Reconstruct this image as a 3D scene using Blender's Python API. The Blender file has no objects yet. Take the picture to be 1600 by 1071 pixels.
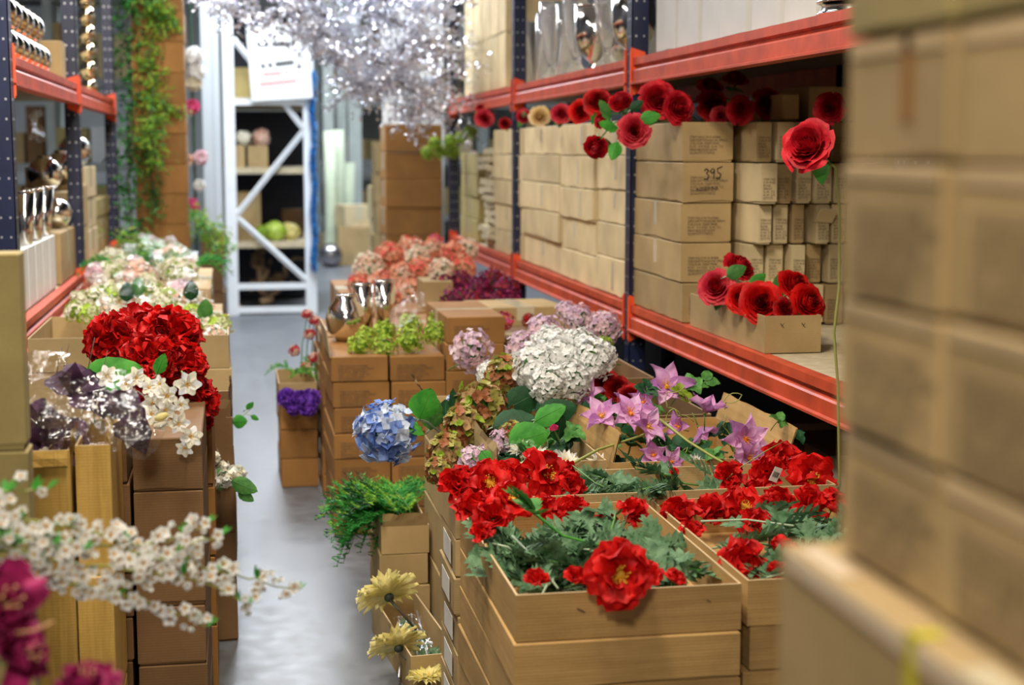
import bpy, math, random
from mathutils import Vector, Matrix, Euler, noise
rnd = random.Random(7)
PI = math.pi
sc = bpy.context.scene
COL = sc.collection

# ---------------------------------------------------------------- camera
FPX, CX, CY, EYE = 2400.0, 800.0, 535.5, 1.65
TH = math.atan(300 / FPX)
PS = math.atan(438 / math.hypot(FPX, 300))
FW = Vector((math.sin(PS) * math.cos(TH), math.cos(PS) * math.cos(TH), -math.sin(TH)))
RT = Vector((math.cos(PS), -math.sin(PS), 0))
UP = RT.cross(FW)
cam = bpy.data.objects.new('camera', bpy.data.cameras.new('camera'))
COL.objects.link(cam)
m3 = Matrix((RT, UP, -FW)).transposed()
cam.matrix_world = Matrix.Translation((0, 0, EYE)) @ m3.to_4x4()
cam.data.sensor_width = 36
cam.data.lens = 36 * FPX / 1600
cam.data.clip_start = .05
cam.data.clip_end = 100
cam.data.dof.use_dof = True
cam.data.dof.focus_distance = 4.4
cam.data.dof.aperture_fstop = 2.7
sc.camera = cam

# ---------------------------------------------------------------- world, lights, exposure
w = bpy.data.worlds.new('world')
sc.world = w
w.use_nodes = True
w.node_tree.nodes['Background'].inputs[0].default_value = (.70, .76, 1, 1)
w.node_tree.nodes['Background'].inputs[1].default_value = .035
sc.view_settings.view_transform = 'Standard'
sc.view_settings.look = 'None'
sc.view_settings.gamma = 1
sc.view_settings.exposure = 0.55
sc.view_settings.use_curve_mapping = False


def lamp(x, y, z, sx, sy, power, color, rot=(0, 0, 0)):
    l = bpy.data.lights.new('unseen_lamp', 'AREA')  # area lamps out of view, no fittings built
    l.shape = 'RECTANGLE'
    l.size, l.size_y = sx, sy
    l.energy = power
    l.color = color
    o = bpy.data.objects.new('unseen_lamp', l)
    COL.objects.link(o)
    o.location = (x, y, z)
    o.rotation_euler = rot


WARM, NEUT, COOL = (1, .89, .73), (1, .97, .93), (.84, .91, 1)
lamp(-.35, -.5, 3.1, .5, .5, 50, WARM, (1.12, 0, -.16))  # added soft lamp over the camera, brightens the front faces
lamp(.1, 2.9, 3.9, .35, 1.4, 96, WARM, (.25, 0, -.1))
lamp(-.55, 5.6, 3.7, .3, 1.8, 95, NEUT, (.1, .45, 0))  # added above the left rack, tilted to light the right shelf
lamp(-.2, 9.2, 4.2, .35, 1.8, 85, NEUT, (0, .25, 0))
lamp(.3, 12.9, 4.4, 1.2, 2.0, 190, COOL)
lamp(.6, 15.0, 4.4, 1.6, .5, 90, COOL, (-.5, 0, 0))
lamp(1.5, 20.5, 5.0, 5.0, 2.0, 420, COOL)


def at(px, py, X=None, Y=None, Z=None):
    d = FW + RT * ((px - CX) / FPX) - UP * ((py - CY) / FPX)
    t = X / d.x if X is not None else Y / d.y if Y is not None else (Z - EYE) / d.z
    return Vector((t * d.x, t * d.y, EYE + t * d.z))


# ---------------------------------------------------------------- materials
MATS = {}


def nodes_of(name):
    m = bpy.data.materials.new(name)
    m.use_nodes = True
    return m, m.node_tree, m.node_tree.nodes['Principled BSDF']


def plain(name, c, rough=.6, metal=0, bump=0, bscale=40, var=.0, spec=.5, vscale=6):
    if name in MATS: return MATS[name]
    m, t, b = nodes_of(name)
    b.inputs['Roughness'].default_value = rough
    b.inputs['Metallic'].default_value = metal
    b.inputs['Specular IOR Level'].default_value = spec
    b.inputs['Base Color'].default_value = (*c, 1)
    tc = t.nodes.new('ShaderNodeTexCoord')
    if var:
        n = t.nodes.new('ShaderNodeTexNoise'); n.inputs['Scale'].default_value = vscale
        n.inputs['Detail'].default_value = 5
        r = t.nodes.new('ShaderNodeValToRGB')
        r.color_ramp.elements[0].position = .3; r.color_ramp.elements[1].position = .7
        r.color_ramp.elements[0].color = (*[x * (1 - var) for x in c], 1)
        r.color_ramp.elements[1].color = (*[min(1, x * (1 + var)) for x in c], 1)
        t.links.new(tc.outputs['Object'], n.inputs['Vector'])
        t.links.new(n.outputs['Fac'], r.inputs['Fac'])
        t.links.new(r.outputs['Color'], b.inputs['Base Color'])
    if bump:
        n = t.nodes.new('ShaderNodeTexNoise'); n.inputs['Scale'].default_value = bscale
        bp = t.nodes.new('ShaderNodeBump'); bp.inputs['Strength'].default_value = bump
        bp.inputs['Distance'].default_value = .01
        t.links.new(tc.outputs['Object'], n.inputs['Vector'])
        t.links.new(n.outputs['Fac'], bp.inputs['Height'])
        t.links.new(bp.outputs['Normal'], b.inputs['Normal'])
    MATS[name] = m
    return m


def kraft(name, c, grain=0.0, blotch=.16):
    """corrugated cardboard: blotchy pulp colour, faint flute ribs, per-box variation"""
    if name in MATS: return MATS[name]
    m, t, b = nodes_of(name)
    N = t.nodes.new; L = t.links.new
    b.inputs['Roughness'].default_value = .72
    b.inputs['Specular IOR Level'].default_value = .25
    tc = N('ShaderNodeTexCoord'); oi = N('ShaderNodeObjectInfo')
    add = N('ShaderNodeVectorMath'); add.operation = 'ADD'
    sc_ = N('ShaderNodeVectorMath'); sc_.operation = 'SCALE'; sc_.inputs['Scale'].default_value = 9
    cmb = N('ShaderNodeCombineXYZ')
    for k in range(3): L(oi.outputs['Random'], cmb.inputs[k])
    L(cmb.outputs[0], sc_.inputs[0]); L(tc.outputs['Object'], add.inputs[0]); L(sc_.outputs[0], add.inputs[1])
    n1 = N('ShaderNodeTexNoise'); n1.inputs['Scale'].default_value = 5; n1.inputs['Detail'].default_value = 6
    n2 = N('ShaderNodeTexNoise'); n2.inputs['Scale'].default_value = 260; n2.inputs['Detail'].default_value = 3
    L(add.outputs[0], n1.inputs['Vector']); L(add.outputs[0], n2.inputs['Vector'])
    r = N('ShaderNodeValToRGB')
    r.color_ramp.elements[0].position = .32; r.color_ramp.elements[1].position = .68
    r.color_ramp.elements[0].color = (*[x * (1 - blotch) for x in c], 1)
    r.color_ramp.elements[1].color = (*[x * (1 + blotch * .6) for x in c], 1)
    L(n1.outputs['Fac'], r.inputs['Fac'])
    hsv = N('ShaderNodeHueSaturation')
    mr = N('ShaderNodeMapRange'); mr.inputs['To Min'].default_value = .86; mr.inputs['To Max'].default_value = 1.12
    L(oi.outputs['Random'], mr.inputs['Value']); L(mr.outputs[0], hsv.inputs['Value'])
    L(r.outputs['Color'], hsv.inputs['Color'])
    mx = N('ShaderNodeMixRGB'); mx.blend_type = 'MULTIPLY'; mx.inputs['Fac'].default_value = .2
    L(hsv.outputs['Color'], mx.inputs['Color1']); L(n2.outputs['Fac'], mx.inputs['Color2'])
    out = mx.outputs['Color']
    if grain:   # long printed wood-like grain
        mp = N('ShaderNodeMapping'); mp.inputs['Scale'].default_value = (1.2, 1.2, 26) if grain > 0 else (26, 26, 1.2)
        L(add.outputs[0], mp.inputs['Vector'])
        n3 = N('ShaderNodeTexNoise'); n3.inputs['Scale'].default_value = 3; n3.inputs['Detail'].default_value = 4
        n3.inputs['Distortion'].default_value = .5
        L(mp.outputs[0], n3.inputs['Vector'])
        r3 = N('ShaderNodeValToRGB'); r3.color_ramp.elements[0].color = (.62, .55, .45, 1)
        r3.color_ramp.elements[0].position = .36; r3.color_ramp.elements[1].position = .6
        r3.color_ramp.elements[1].color = (1, 1, 1, 1)
        L(n3.outputs['Fac'], r3.inputs['Fac'])
        m2 = N('ShaderNodeMixRGB'); m2.blend_type = 'MULTIPLY'; m2.inputs['Fac'].default_value = abs(grain)
        L(out, m2.inputs['Color1']); L(r3.outputs['Color'], m2.inputs['Color2']); out = m2.outputs['Color']
    L(out, b.inputs['Base Color'])
    wv = N('ShaderNodeTexWave'); wv.bands_direction = 'Z'; wv.inputs['Scale'].default_value = 45
    L(tc.outputs['Object'], wv.inputs['Vector'])
    bp = N('ShaderNodeBump'); bp.inputs['Strength'].default_value = .06; bp.inputs['Distance'].default_value = .002
    L(wv.outputs['Fac'], bp.inputs['Height'])
    bp2 = N('ShaderNodeBump'); bp2.inputs['Strength'].default_value = .3; bp2.inputs['Distance'].default_value = .012
    L(n1.outputs['Fac'], bp2.inputs['Height']); L(bp.outputs[0], bp2.inputs['Normal'])
    L(bp2.outputs[0], b.inputs['Normal'])
    MATS[name] = m
    return m


def petalm(name, c1, c2, scale=30, trans=.3, rough=.6):
    """silk petal: two-tone noise, some light passing through"""
    if name in MATS: return MATS[name]
    m, t, b = nodes_of(name)
    N = t.nodes.new; L = t.links.new
    b.inputs['Roughness'].default_value = rough
    b.inputs['Specular IOR Level'].default_value = .3
    tc = N('ShaderNodeTexCoord')
    n = N('ShaderNodeTexNoise'); n.inputs['Scale'].default_value = scale; n.inputs['Detail'].default_value = 4
    L(tc.outputs['Object'], n.inputs['Vector'])
    r = N('ShaderNodeValToRGB')
    r.color_ramp.elements[0].position = .35; r.color_ramp.elements[1].position = .65
    r.color_ramp.elements[0].color = (*c1, 1); r.color_ramp.elements[1].color = (*c2, 1)
    L(n.outputs['Fac'], r.inputs['Fac']); L(r.outputs['Color'], b.inputs['Base Color'])
    bp = N('ShaderNodeBump'); bp.inputs['Strength'].default_value = .35; bp.inputs['Distance'].default_value = .004
    n5 = N('ShaderNodeTexNoise'); n5.inputs['Scale'].default_value = scale * 5
    L(tc.outputs['Object'], n5.inputs['Vector']); L(n5.outputs['Fac'], bp.inputs['Height'])
    L(bp.outputs[0], b.inputs['Normal'])
    tr = N('ShaderNodeBsdfTranslucent'); L(r.outputs['Color'], tr.inputs['Color'])
    mx = N('ShaderNodeMixShader'); mx.inputs[0].default_value = trans
    o = t.nodes['Material Output']
    L(b.outputs[0], mx.inputs[1]); L(tr.outputs[0], mx.inputs[2]); L(mx.outputs[0], o.inputs['Surface'])
    MATS[name] = m
    return m


def film(name, op=.16, tint=(1, 1, 1), rough=.08):
    """clear crinkled cellophane"""
    if name in MATS: return MATS[name]
    m, t, b = nodes_of(name)
    N = t.nodes.new; L = t.links.new
    t.nodes.remove(b)
    tp = N('ShaderNodeBsdfTransparent'); tp.inputs[0].default_value = (*[.6 + .4 * x for x in tint], 1)
    gl = N('ShaderNodeBsdfGlossy'); gl.inputs['Roughness'].default_value = rough; gl.inputs[0].default_value = (*tint, 1)
    tc = N('ShaderNodeTexCoord'); n = N('ShaderNodeTexNoise'); n.inputs['Scale'].default_value = 9
    n.inputs['Detail'].default_value = 4; n.inputs['Distortion'].default_value = 1.5
    mp = N('ShaderNodeMapping'); mp.inputs['Scale'].default_value = (1.2, 1, 4.5); mp.inputs['Rotation'].default_value = (0, .5, 0)
    L(tc.outputs['Object'], mp.inputs['Vector']); L(mp.outputs[0], n.inputs['Vector'])
    bp = N('ShaderNodeBump'); bp.inputs['Strength'].default_value = 1; bp.inputs['Distance'].default_value = .03
    L(n.outputs['Fac'], bp.inputs['Height']); L(bp.outputs[0], gl.inputs['Normal'])
    mx = N('ShaderNodeMixShader'); mx.inputs[0].default_value = op
    L(tp.outputs[0], mx.inputs[1]); L(gl.outputs[0], mx.inputs[2])
    L(mx.outputs[0], t.nodes['Material Output'].inputs['Surface'])
    MATS[name] = m
    return m


def glassm(name, c=(1, 1, 1), rough=.02):
    if name in MATS: return MATS[name]
    m, t, b = nodes_of(name)
    b.inputs['Base Color'].default_value = (*c, 1); b.inputs['Roughness'].default_value = rough
    b.inputs['Transmission Weight'].default_value = .85; b.inputs['IOR'].default_value = 1.3
    MATS[name] = m
    return m


def concrete():
    m, t, b = nodes_of('concrete_floor')
    N = t.nodes.new; L = t.links.new
    tc = N('ShaderNodeTexCoord')
    n1 = N('ShaderNodeTexNoise'); n1.inputs['Scale'].default_value = 1.6; n1.inputs['Detail'].default_value = 8
    n2 = N('ShaderNodeTexNoise'); n2.inputs['Scale'].default_value = 14; n2.inputs['Detail'].default_value = 6
    mp = N('ShaderNodeMapping'); mp.inputs['Scale'].default_value = (1, .35, 1)
    L(tc.outputs['Object'], mp.inputs['Vector']); L(mp.outputs[0], n1.inputs['Vector']); L(tc.outputs['Object'], n2.inputs['Vector'])
    r = N('ShaderNodeValToRGB')
    r.color_ramp.elements[0].position = .3; r.color_ramp.elements[1].position = .72
    r.color_ramp.elements[0].color = (.085, .09, .10, 1); r.color_ramp.elements[1].color = (.19, .20, .215, 1)
    mx = N('ShaderNodeMixRGB'); mx.inputs['Fac'].default_value = .4
    L(n1.outputs['Fac'], mx.inputs['Color1']); L(n2.outputs['Fac'], mx.inputs['Color2'])
    L(mx.outputs[0], r.inputs['Fac']); L(r.outputs[0], b.inputs['Base Color'])
    rr = N('ShaderNodeMapRange'); rr.inputs['To Min'].default_value = .28; rr.inputs['To Max'].default_value = .55
    L(n2.outputs['Fac'], rr.inputs['Value']); L(rr.outputs[0], b.inputs['Roughness'])
    bp = N('ShaderNodeBump'); bp.inputs['Strength'].default_value = .1; L(n2.outputs['Fac'], bp.inputs['Height'])
    L(bp.outputs[0], b.inputs['Normal'])
    return m


K_PALE = kraft('pale_kraft_board', (.76, .61, .35))
K_MID = kraft('kraft_board', (.49, .345, .16))
K_RED = kraft('shaded_reddish_kraft', (.35, .165, .045))  # reddish stock, darkened further to carry the shade of the centre piles
K_BROWN = kraft('shaded_brown_kraft', (.21, .115, .05))  # brown stock; shade on the left piles is put into this tone
K_OLIVE = kraft('olive_kraft_board', (.42, .33, .13))
K_YEL = kraft('yellow_grained_board', (.66, .42, .11), grain=-.45)
K_GRAIN = kraft('grained_kraft_board', (.54, .335, .125), grain=.35)
K_IN = kraft('carton_inside_board', (.36, .25, .13))
K_EDGE = kraft('cut_board_edge', (.62, .45, .25))
TAPE = plain('clear_tape', (.62, .55, .38), .16, spec=.8)
INK = plain('stamp_ink', (.10, .065, .04), .8)
MARKER = plain('black_marker', (.012, .01, .012), .6)
NAVY = plain('navy_rack_steel', (.012, .018, .055), .35, .0, var=.25)
ORANGE = plain('orange_red_steel', (.50, .065, .022), .5, 0, var=.25, spec=.4, vscale=9)
CLIP = plain('bright_orange_steel', (.85, .10, .03), .35, var=.1)
GALV = plain('galvanised_steel', (.62, .64, .68), .3, .8)
BOARD = plain('shelf_chipboard', (.50, .42, .27), .75, var=.15, vscale=25)
WHITEB = plain('white_carton_board', (.66, .67, .66), .6, var=.06)
WHITEM = plain('white_enamel', (.78, .81, .83), .35, var=.05)
GREYP = plain('grey_green_paint', (.36, .40, .37), .5, var=.1)
SILVER = plain('silvered_glass', (.90, .88, .84), .13, 1, bump=.12, bscale=22)
GOLDG = plain('champagne_mirror_glass', (.80, .68, .46), .09, 1, bump=.12, bscale=30)
SEQ = plain('silver_glitter', (.88, .90, 1.0), .36, .75)
GREYTW = plain('grey_brown_bark', (.11, .08, .06), .8)
BLUEG = plain('turquoise_tinsel', (.04, .42, .85), .25, .5)
GLASS = glassm('clear_glass')
CELLO = film('cellophane', .07)
CELLO2 = film('dense_cellophane', .16)
GREEN = petalm('bright_green_leaf', (.03, .22, .02), (.10, .42, .05), 14, .25)
MIDG = petalm('mid_green_leaf', (.04, .16, .03), (.12, .33, .07), 20, .2)
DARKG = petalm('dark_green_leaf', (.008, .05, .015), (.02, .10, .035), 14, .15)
SAGE = petalm('sage_leaf', (.03, .10, .035), (.17, .30, .16), 26, .2)
PALEST = plain('pale_green_stem', (.36, .45, .30), .6)
STEM = plain('green_stem', (.10, .24, .05), .5)
OLST = plain('olive_stem', (.28, .30, .07), .5)
LIME = petalm('lime_leaf', (.22, .36, .02), (.38, .48, .06), 12, .35)
YELC = plain('yellow_stamens', (.80, .42, .03), .6, var=.3, vscale=60)
ORC = plain('orange_stamens', (.85, .30, .02), .6)
DARKC = plain('dark_seed_head', (.02, .015, .012), .7)
RED = petalm('poppy_red', (.46, .002, .003), (.80, .012, .008), 22, .3)
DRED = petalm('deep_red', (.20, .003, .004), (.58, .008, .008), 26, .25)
ROSE = petalm('rose_red', (.34, .003, .010), (.66, .014, .028), 24, .25)
ROSEP = petalm('rose_pink', (.50, .012, .04), (.78, .07, .09), 20, .3)
CREAMY = petalm('cream_petal', (.80, .58, .22), (.88, .70, .42), 20, .3)
CREAMG = petalm('pale_green_cream', (.55, .60, .32), (.75, .72, .45), 20, .3)
MAG = petalm('magenta_petal', (.16, .006, .05), (.50, .03, .17), 18, .25)
WHT = petalm('white_petal', (.84, .84, .82), (.93, .93, .91), 20, .35)
IVORY = petalm('ivory_petal', (.78, .74, .58), (.88, .84, .70), 20, .3)
BLUE = petalm('blue_floret', (.08, .16, .50), (.30, .45, .85), 16, .3)
BLUEW = petalm('pale_blue_floret', (.50, .62, .85), (.78, .84, .92), 16, .3)
LILAC = petalm('pale_lilac_floret', (.62, .42, .56), (.82, .66, .76), 16, .35)
PINKW = petalm('pale_pink_floret', (.78, .52, .58), (.88, .72, .76), 16, .35)
ORCHID = petalm('orchid_pink', (.66, .26, .58), (.86, .54, .80), 24, .35)
ORCHIDD = petalm('deep_orchid', (.40, .16, .42), (.66, .30, .60), 24, .3)
RUST = petalm('rust_floret', (.26, .09, .03), (.45, .17, .07), 14, .3)
OLIVE = petalm('olive_floret', (.32, .30, .06), (.50, .46, .13), 14, .3)
TANF = petalm('tan_floret', (.42, .25, .10), (.58, .40, .20), 14, .3)
LEMON = petalm('lemon_petal', (.76, .66, .20), (.88, .80, .40), 20, .35)
PEACH = petalm('peach_petal', (.80, .30, .17), (.88, .52, .36), 10, .35)
CORAL = petalm('coral_petal', (.80, .10, .08), (.86, .28, .20), 10, .35)
BLUSH = petalm('blush_petal', (.82, .52, .40), (.90, .72, .58), 10, .35)
PLUM = petalm('plum_floret', (.09, .01, .045), (.24, .02, .10), 14, .2)
BURG = petalm('burgundy_floret', (.20, .006, .02), (.42, .03, .05), 14, .2)
PURP = petalm('violet_petal', (.10, .02, .32), (.26, .08, .58), 14, .3)
CHART = petalm('chartreuse_floret', (.42, .62, .04), (.68, .80, .20), 14, .35)
DPURP = petalm('aubergine_satin', (.030, .012, .034), (.075, .028, .075), 8, .05, .6)
HOTP = petalm('hot_pink', (.72, .05, .22), (.85, .18, .38), 14, .3)


# ---------------------------------------------------------------- mesh building
class MB:
    def __init__(s):
        s.v, s.f, s.m = [], [], []

    def quad_grid(s, pts, nu, nv, mi=0, closed=False):
        b = len(s.v); s.v += pts
        for j in range(nv - 1):
            for i in range(nu if closed else nu - 1):
                a = b + j * nu + i; c = b + j * nu + (i + 1) % nu
                s.f.append((a, c, c + nu, a + nu)); s.m.append(mi)

    def box(s, x0, y0, z0, x1, y1, z1, mi=0, M=None):
        b = len(s.v)
        P = [Vector(p) for p in ((x0, y0, z0), (x1, y0, z0), (x1, y1, z0), (x0, y1, z0), (x0, y0, z1), (x1, y0, z1), (x1, y1, z1), (x0, y1, z1))]
        if M: P = [M @ p for p in P]
        s.v += P
        for f in ((0, 3, 2, 1), (4, 5, 6, 7), (0, 1, 5, 4), (1, 2, 6, 5), (2, 3, 7, 6), (3, 0, 4, 7)):
            s.f.append(tuple(b + i for i in f)); s.m.append(mi)

    def tube(s, path, r, n=6, mi=0, r2=None):
        path = [Vector(p) for p in path]; k = len(path); pts = []
        up = Vector((.13, .21, .97))
        for i, p in enumerate(path):
            d = (path[min(i + 1, k - 1)] - path[max(i - 1, 0)])
            if d.length < 1e-9: d = Vector((0, 0, 1))
            d.normalize()
            if abs(d.dot(up)) > .95: up = Vector((.9, .3, .1))
            a = d.cross(up).normalized(); c = d.cross(a)
            rr = r if r2 is None else r + (r2 - r) * i / (k - 1)
            for j in range(n):
                q = 2 * PI * j / n
                pts.append(p + (a * math.cos(q) + c * math.sin(q)) * rr)
        b = len(s.v)
        s.quad_grid(pts, n, k, mi, True)
        s.f.append(tuple(b + j for j in reversed(range(n)))); s.m.append(mi)
        s.f.append(tuple(b + (k - 1) * n + j for j in range(n))); s.m.append(mi)

    def lathe(s, prof, n=24, mi=0, M=None):
        pts = [Vector((r * math.cos(2 * PI * j / n), r * math.sin(2 * PI * j / n), z)) for r, z in prof for j in range(n)]
        if M: pts = [M @ p for p in pts]
        s.quad_grid(pts, n, len(prof), mi, True)

    def ball(s, c, r, n=10, mi=0, sz=1):
        c = Vector(c)
        s.lathe([(max(1e-4, r * math.sin(PI * k / (n // 2 + 1))), -r * sz * math.cos(PI * k / (n // 2 + 1))) for k in range(n // 2 + 2)], n, mi, Matrix.Translation(c))

    def petal(s, M, L, W, cup=.3, curl=.2, ruf=0, nu=5, nv=5, mi=0, tip=1.0, base=.25, seed=0):
        """tip 1 = rounded, 0 = pointed"""
        pts = []
        for j in range(nv):
            t = j / (nv - 1)
            if tip > .5: wd = W * min(1, base + (1 - base) * math.sin(min(PI / 2, t * 1.9)) ** .9) * (1 - .22 * max(0, (t - .7) / .3) ** 2)
            else: wd = W * (base * (1 - t) + math.sin(PI * t ** .75)) * .98 if t < 1 else W * .02
            for i in range(nu):
                q = -1 + 2 * i / (nu - 1)
                yy = L * t * (1 - (.36 * abs(q) ** 2.6 if tip > .5 else 0) * t)
                z = cup * W * q * q * (1 if t > .05 else 0) + curl * L * t * t
                if ruf:
                    z += ruf * t * t * (noise.noise(Vector((q * 1.3 + seed * 7.7, t * 1.2, seed * 3.1))) + .4 * noise.noise(Vector((q * 4.2 + seed, t * 1.5, seed * 1.1))))
                    yy += ruf * .35 * t * noise.noise(Vector((q * 3.1 + seed * 5.3, 9.2, seed)))
                pts.append(M @ Vector((q * wd, yy, z)))
        s.quad_grid(pts, nu, nv, mi)

    def leaf(s, M, L, W, fold=.25, curl=-.15, mi=0, nv=6):
        pts = []
        for j in range(nv):
            t = j / (nv - 1)
            wd = W * math.sin(PI * min(1, t ** .8)) ** .8 if 0 < t < 1 else W * .03
            for q in (-1, -.5, 0, .5, 1):
                pts.append(M @ Vector((q * wd, L * t, abs(q) * fold * wd + curl * L * t * t)))
        s.quad_grid(pts, 5, nv, mi)

    def build(s, name, mats, parent=None, smooth=False, loc=None):
        me = bpy.data.meshes.new(name)
        me.from_pydata([tuple(p) for p in s.v], [], s.f)
        mats = mats if isinstance(mats, (list, tuple)) else [mats]
        for m in mats: me.materials.append(m)
        if len(mats) > 1: me.polygons.foreach_set('material_index', [min(i, len(mats) - 1) for i in s.m])
        if smooth: me.polygons.foreach_set('use_smooth', [True] * len(me.polygons))
        me.update()
        o = bpy.data.objects.new(name, me)
        COL.objects.link(o)
        if parent: o.parent = parent
        if loc is not None: o.location = loc
        return o


def rotto(d, roll=0):
    """matrix whose +Z looks along d"""
    d = Vector(d).normalized()
    return d.to_track_quat('Z', 'Y').to_matrix().to_4x4() @ Matrix.Rotation(roll, 4, 'Z')


def petmat(phi, tilt, r0=0, z0=0):
    """petal frame: grows outward at angle phi, lifted by tilt"""
    return Matrix.Rotation(phi, 4, 'Z') @ Matrix.Translation((0, r0, z0)) @ Matrix.Rotation(tilt, 4, 'X')


def tag(o, label, cat, group=None):
    o['label'] = label; o['category'] = cat
    if group: o['group'] = group
    return o


def thing(name, label, cat, loc=(0, 0, 0), rot=(0, 0, 0), group=None):
    o = bpy.data.objects.new(name, None)
    COL.objects.link(o)
    o.empty_display_size = .05
    o.location = loc; o.rotation_euler = rot
    return tag(o, label, cat, group)


def struct(o):
    o['kind'] = 'structure'
    return o


def dup(root):
    c = root.copy(); COL.objects.link(c)
    for ch in root.children:
        if ch.get('own_stem'): continue
        d = dup(ch); d.parent = c
    return c


PROTO = {}


def place(key, maker, label, loc, d=None, roll=0., scale=1., group=None, rot=None):
    """first use builds the thing, later uses copy it and its parts"""
    if key in PROTO: o = dup(PROTO[key])
    else:
        o = maker(); PROTO[key] = o
    o['label'] = label
    if group: o['group'] = group
    elif 'group' in o.keys(): del o['group']
    if d is not None: R = rotto(d, roll)
    else: R = Euler(rot or (0, 0, roll)).to_matrix().to_4x4()
    o.rotation_mode = 'QUATERNION'
    o.location = loc; o.rotation_quaternion = R.to_quaternion(); o.scale = (scale,) * 3
    return o


def textmesh(name, body, size, mat):
    cu = bpy.data.curves.new(name, 'FONT'); cu.body = body; cu.size = size; cu.space_line = .95
    cu.resolution_u = 2
    t = bpy.data.objects.new(name, cu); COL.objects.link(t)
    me = bpy.data.meshes.new_from_object(t.evaluated_get(bpy.context.evaluated_depsgraph_get()))
    bpy.data.objects.remove(t)
    me.materials.clear(); me.materials.append(mat)
    return me


def stroke(pts, wd, mat_i, mb, y=0.0):
    """pen stroke in the xz plane"""
    for a, b in zip(pts[:-1], pts[1:]):
        a = Vector((a[0], 0, a[1])); b = Vector((b[0], 0, b[1])); n = (b - a).cross(Vector((0, 1, 0))).normalized() * wd / 2
        e = (b - a).normalized() * wd * .3
        k = len(mb.v); mb.v += [a - n - e, b - n + e, b + n + e, a + n - e]
        for q in range(k, k + 4): mb.v[q].y = y
        mb.f.append((k, k + 1, k + 2, k + 3)); mb.m.append(mat_i)


ORD = ['lowest', 'second', 'third', 'fourth', 'fifth', 'sixth', 'seventh', 'eighth', 'ninth', 'tenth', 'eleventh', 'twelfth', 'thirteenth', 'fourteenth', 'fifteenth']
STAMP = textmesh('stamp', 'ITEM NO:CW-P-4398A\nDESCRIPTION:ROSE SPRAY\nCOLOUR: DEEP PINK\nN.W.  5.4 KGS  G.W. 7.2\nMEAS:86X22X16CM\nQUANTITY:72PCS', .013, INK)
STAMPS = textmesh('stamp', 'ITEM NO\nCW-P-43\nROSE\nSPRAY\nG.W. 7.2\nN.W. 5.4\nQTY:72', .0125, INK)


def add_stamp(root, x, y, z, face='-Y', small=False, sc_=1.0):
    o = bpy.data.objects.new('stamped_print', STAMPS if small else STAMP)
    COL.objects.link(o); o.parent = root
    o.location = (x, y, z)
    o.rotation_euler = (PI / 2, 0, 0) if face == '-Y' else (PI / 2, 0, -PI / 2)
    o.scale = (sc_,) * 3
    return o


def wavebox(mb, w_, d, h, z0, wav, seed, mi=0, top=True):
    """lid: top and four sides whose lower edge is a little wavy"""
    n = 9; ring = []
    cs = [(-w_ / 2, -d / 2), (w_ / 2, -d / 2), (w_ / 2, d / 2), (-w_ / 2, d / 2)]
    for k in range(4):
        a, b = cs[k], cs[(k + 1) % 4]
        for i in range(n):
            t = i / n; ring.append((a[0] + (b[0] - a[0]) * t, a[1] + (b[1] - a[1]) * t))
    m = len(ring); pts = []
    for j, zz in enumerate((z0, z0 + h * .5, h + z0 - .003, h + z0)):
        for i, (x, y) in enumerate(ring):
            q = noise.noise(Vector((x * 9 + seed, y * 9, seed * 3.3)))
            z = zz + (wav * q * 1.6 if j == 0 else 0)
            g = 1 + (.006 * q if j < 2 else 0) if j != 3 else 1
            s_ = .003 if j == 3 else 0
            pts.append(Vector((x * g - math.copysign(s_, x), y * g - math.copysign(s_, y), z)))
    b0 = len(mb.v)
    mb.quad_grid(pts, m, 4, mi, True)
    mb.f.append(tuple(b0 + 3 * m + i for i in range(m))); mb.m.append(mi)


def carton(w_, d, h, mat, seed, wav=.004, stamp=None, tape=True, kind='cardboard_carton'):
    """closed carton: base tray, slip-over lid, tape, stamped print"""
    root = thing(kind, 'carton', 'carton')
    b = MB(); b.box(-w_ / 2 + .004, -d / 2 + .004, 0, w_ / 2 - .004, d / 2 - .004, h * .9); b.build('tray', mat, root)
    l = MB(); wavebox(l, w_, d, h * .965, h * .035, wav, seed); l.build('lid', [mat], root)
    if tape:
        t = MB(); wv = min(w_, d) * .11; e = .0012
        if d >= w_:
            t.box(-w_ / 2 - e, -wv, h * .35, -w_ / 2, wv, h); t.box(-w_ / 2 - e, -wv, h, w_ / 2 + e, wv, h + e); t.box(w_ / 2, -wv, h * .35, w_ / 2 + e, wv, h)
        else:
            t.box(-wv, -d / 2 - e, h * .35, wv, -d / 2, h); t.box(-wv, -d / 2 - e, h, wv, d / 2 + e, h + e)
        t.build('tape_strip', TAPE, root)
    if stamp == '-Y': add_stamp(root, -w_ / 2 + .028, -d / 2 - .0025, h * .60, '-Y')
    if stamp == 'small': add_stamp(root, -w_ / 2 + .008, -d / 2 - .0025, h * .58, '-Y', True)
    if stamp == '-X': add_stamp(root, -w_ / 2 - .0025, d / 2 - .03, h * .62, '-X')
    return root


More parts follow.
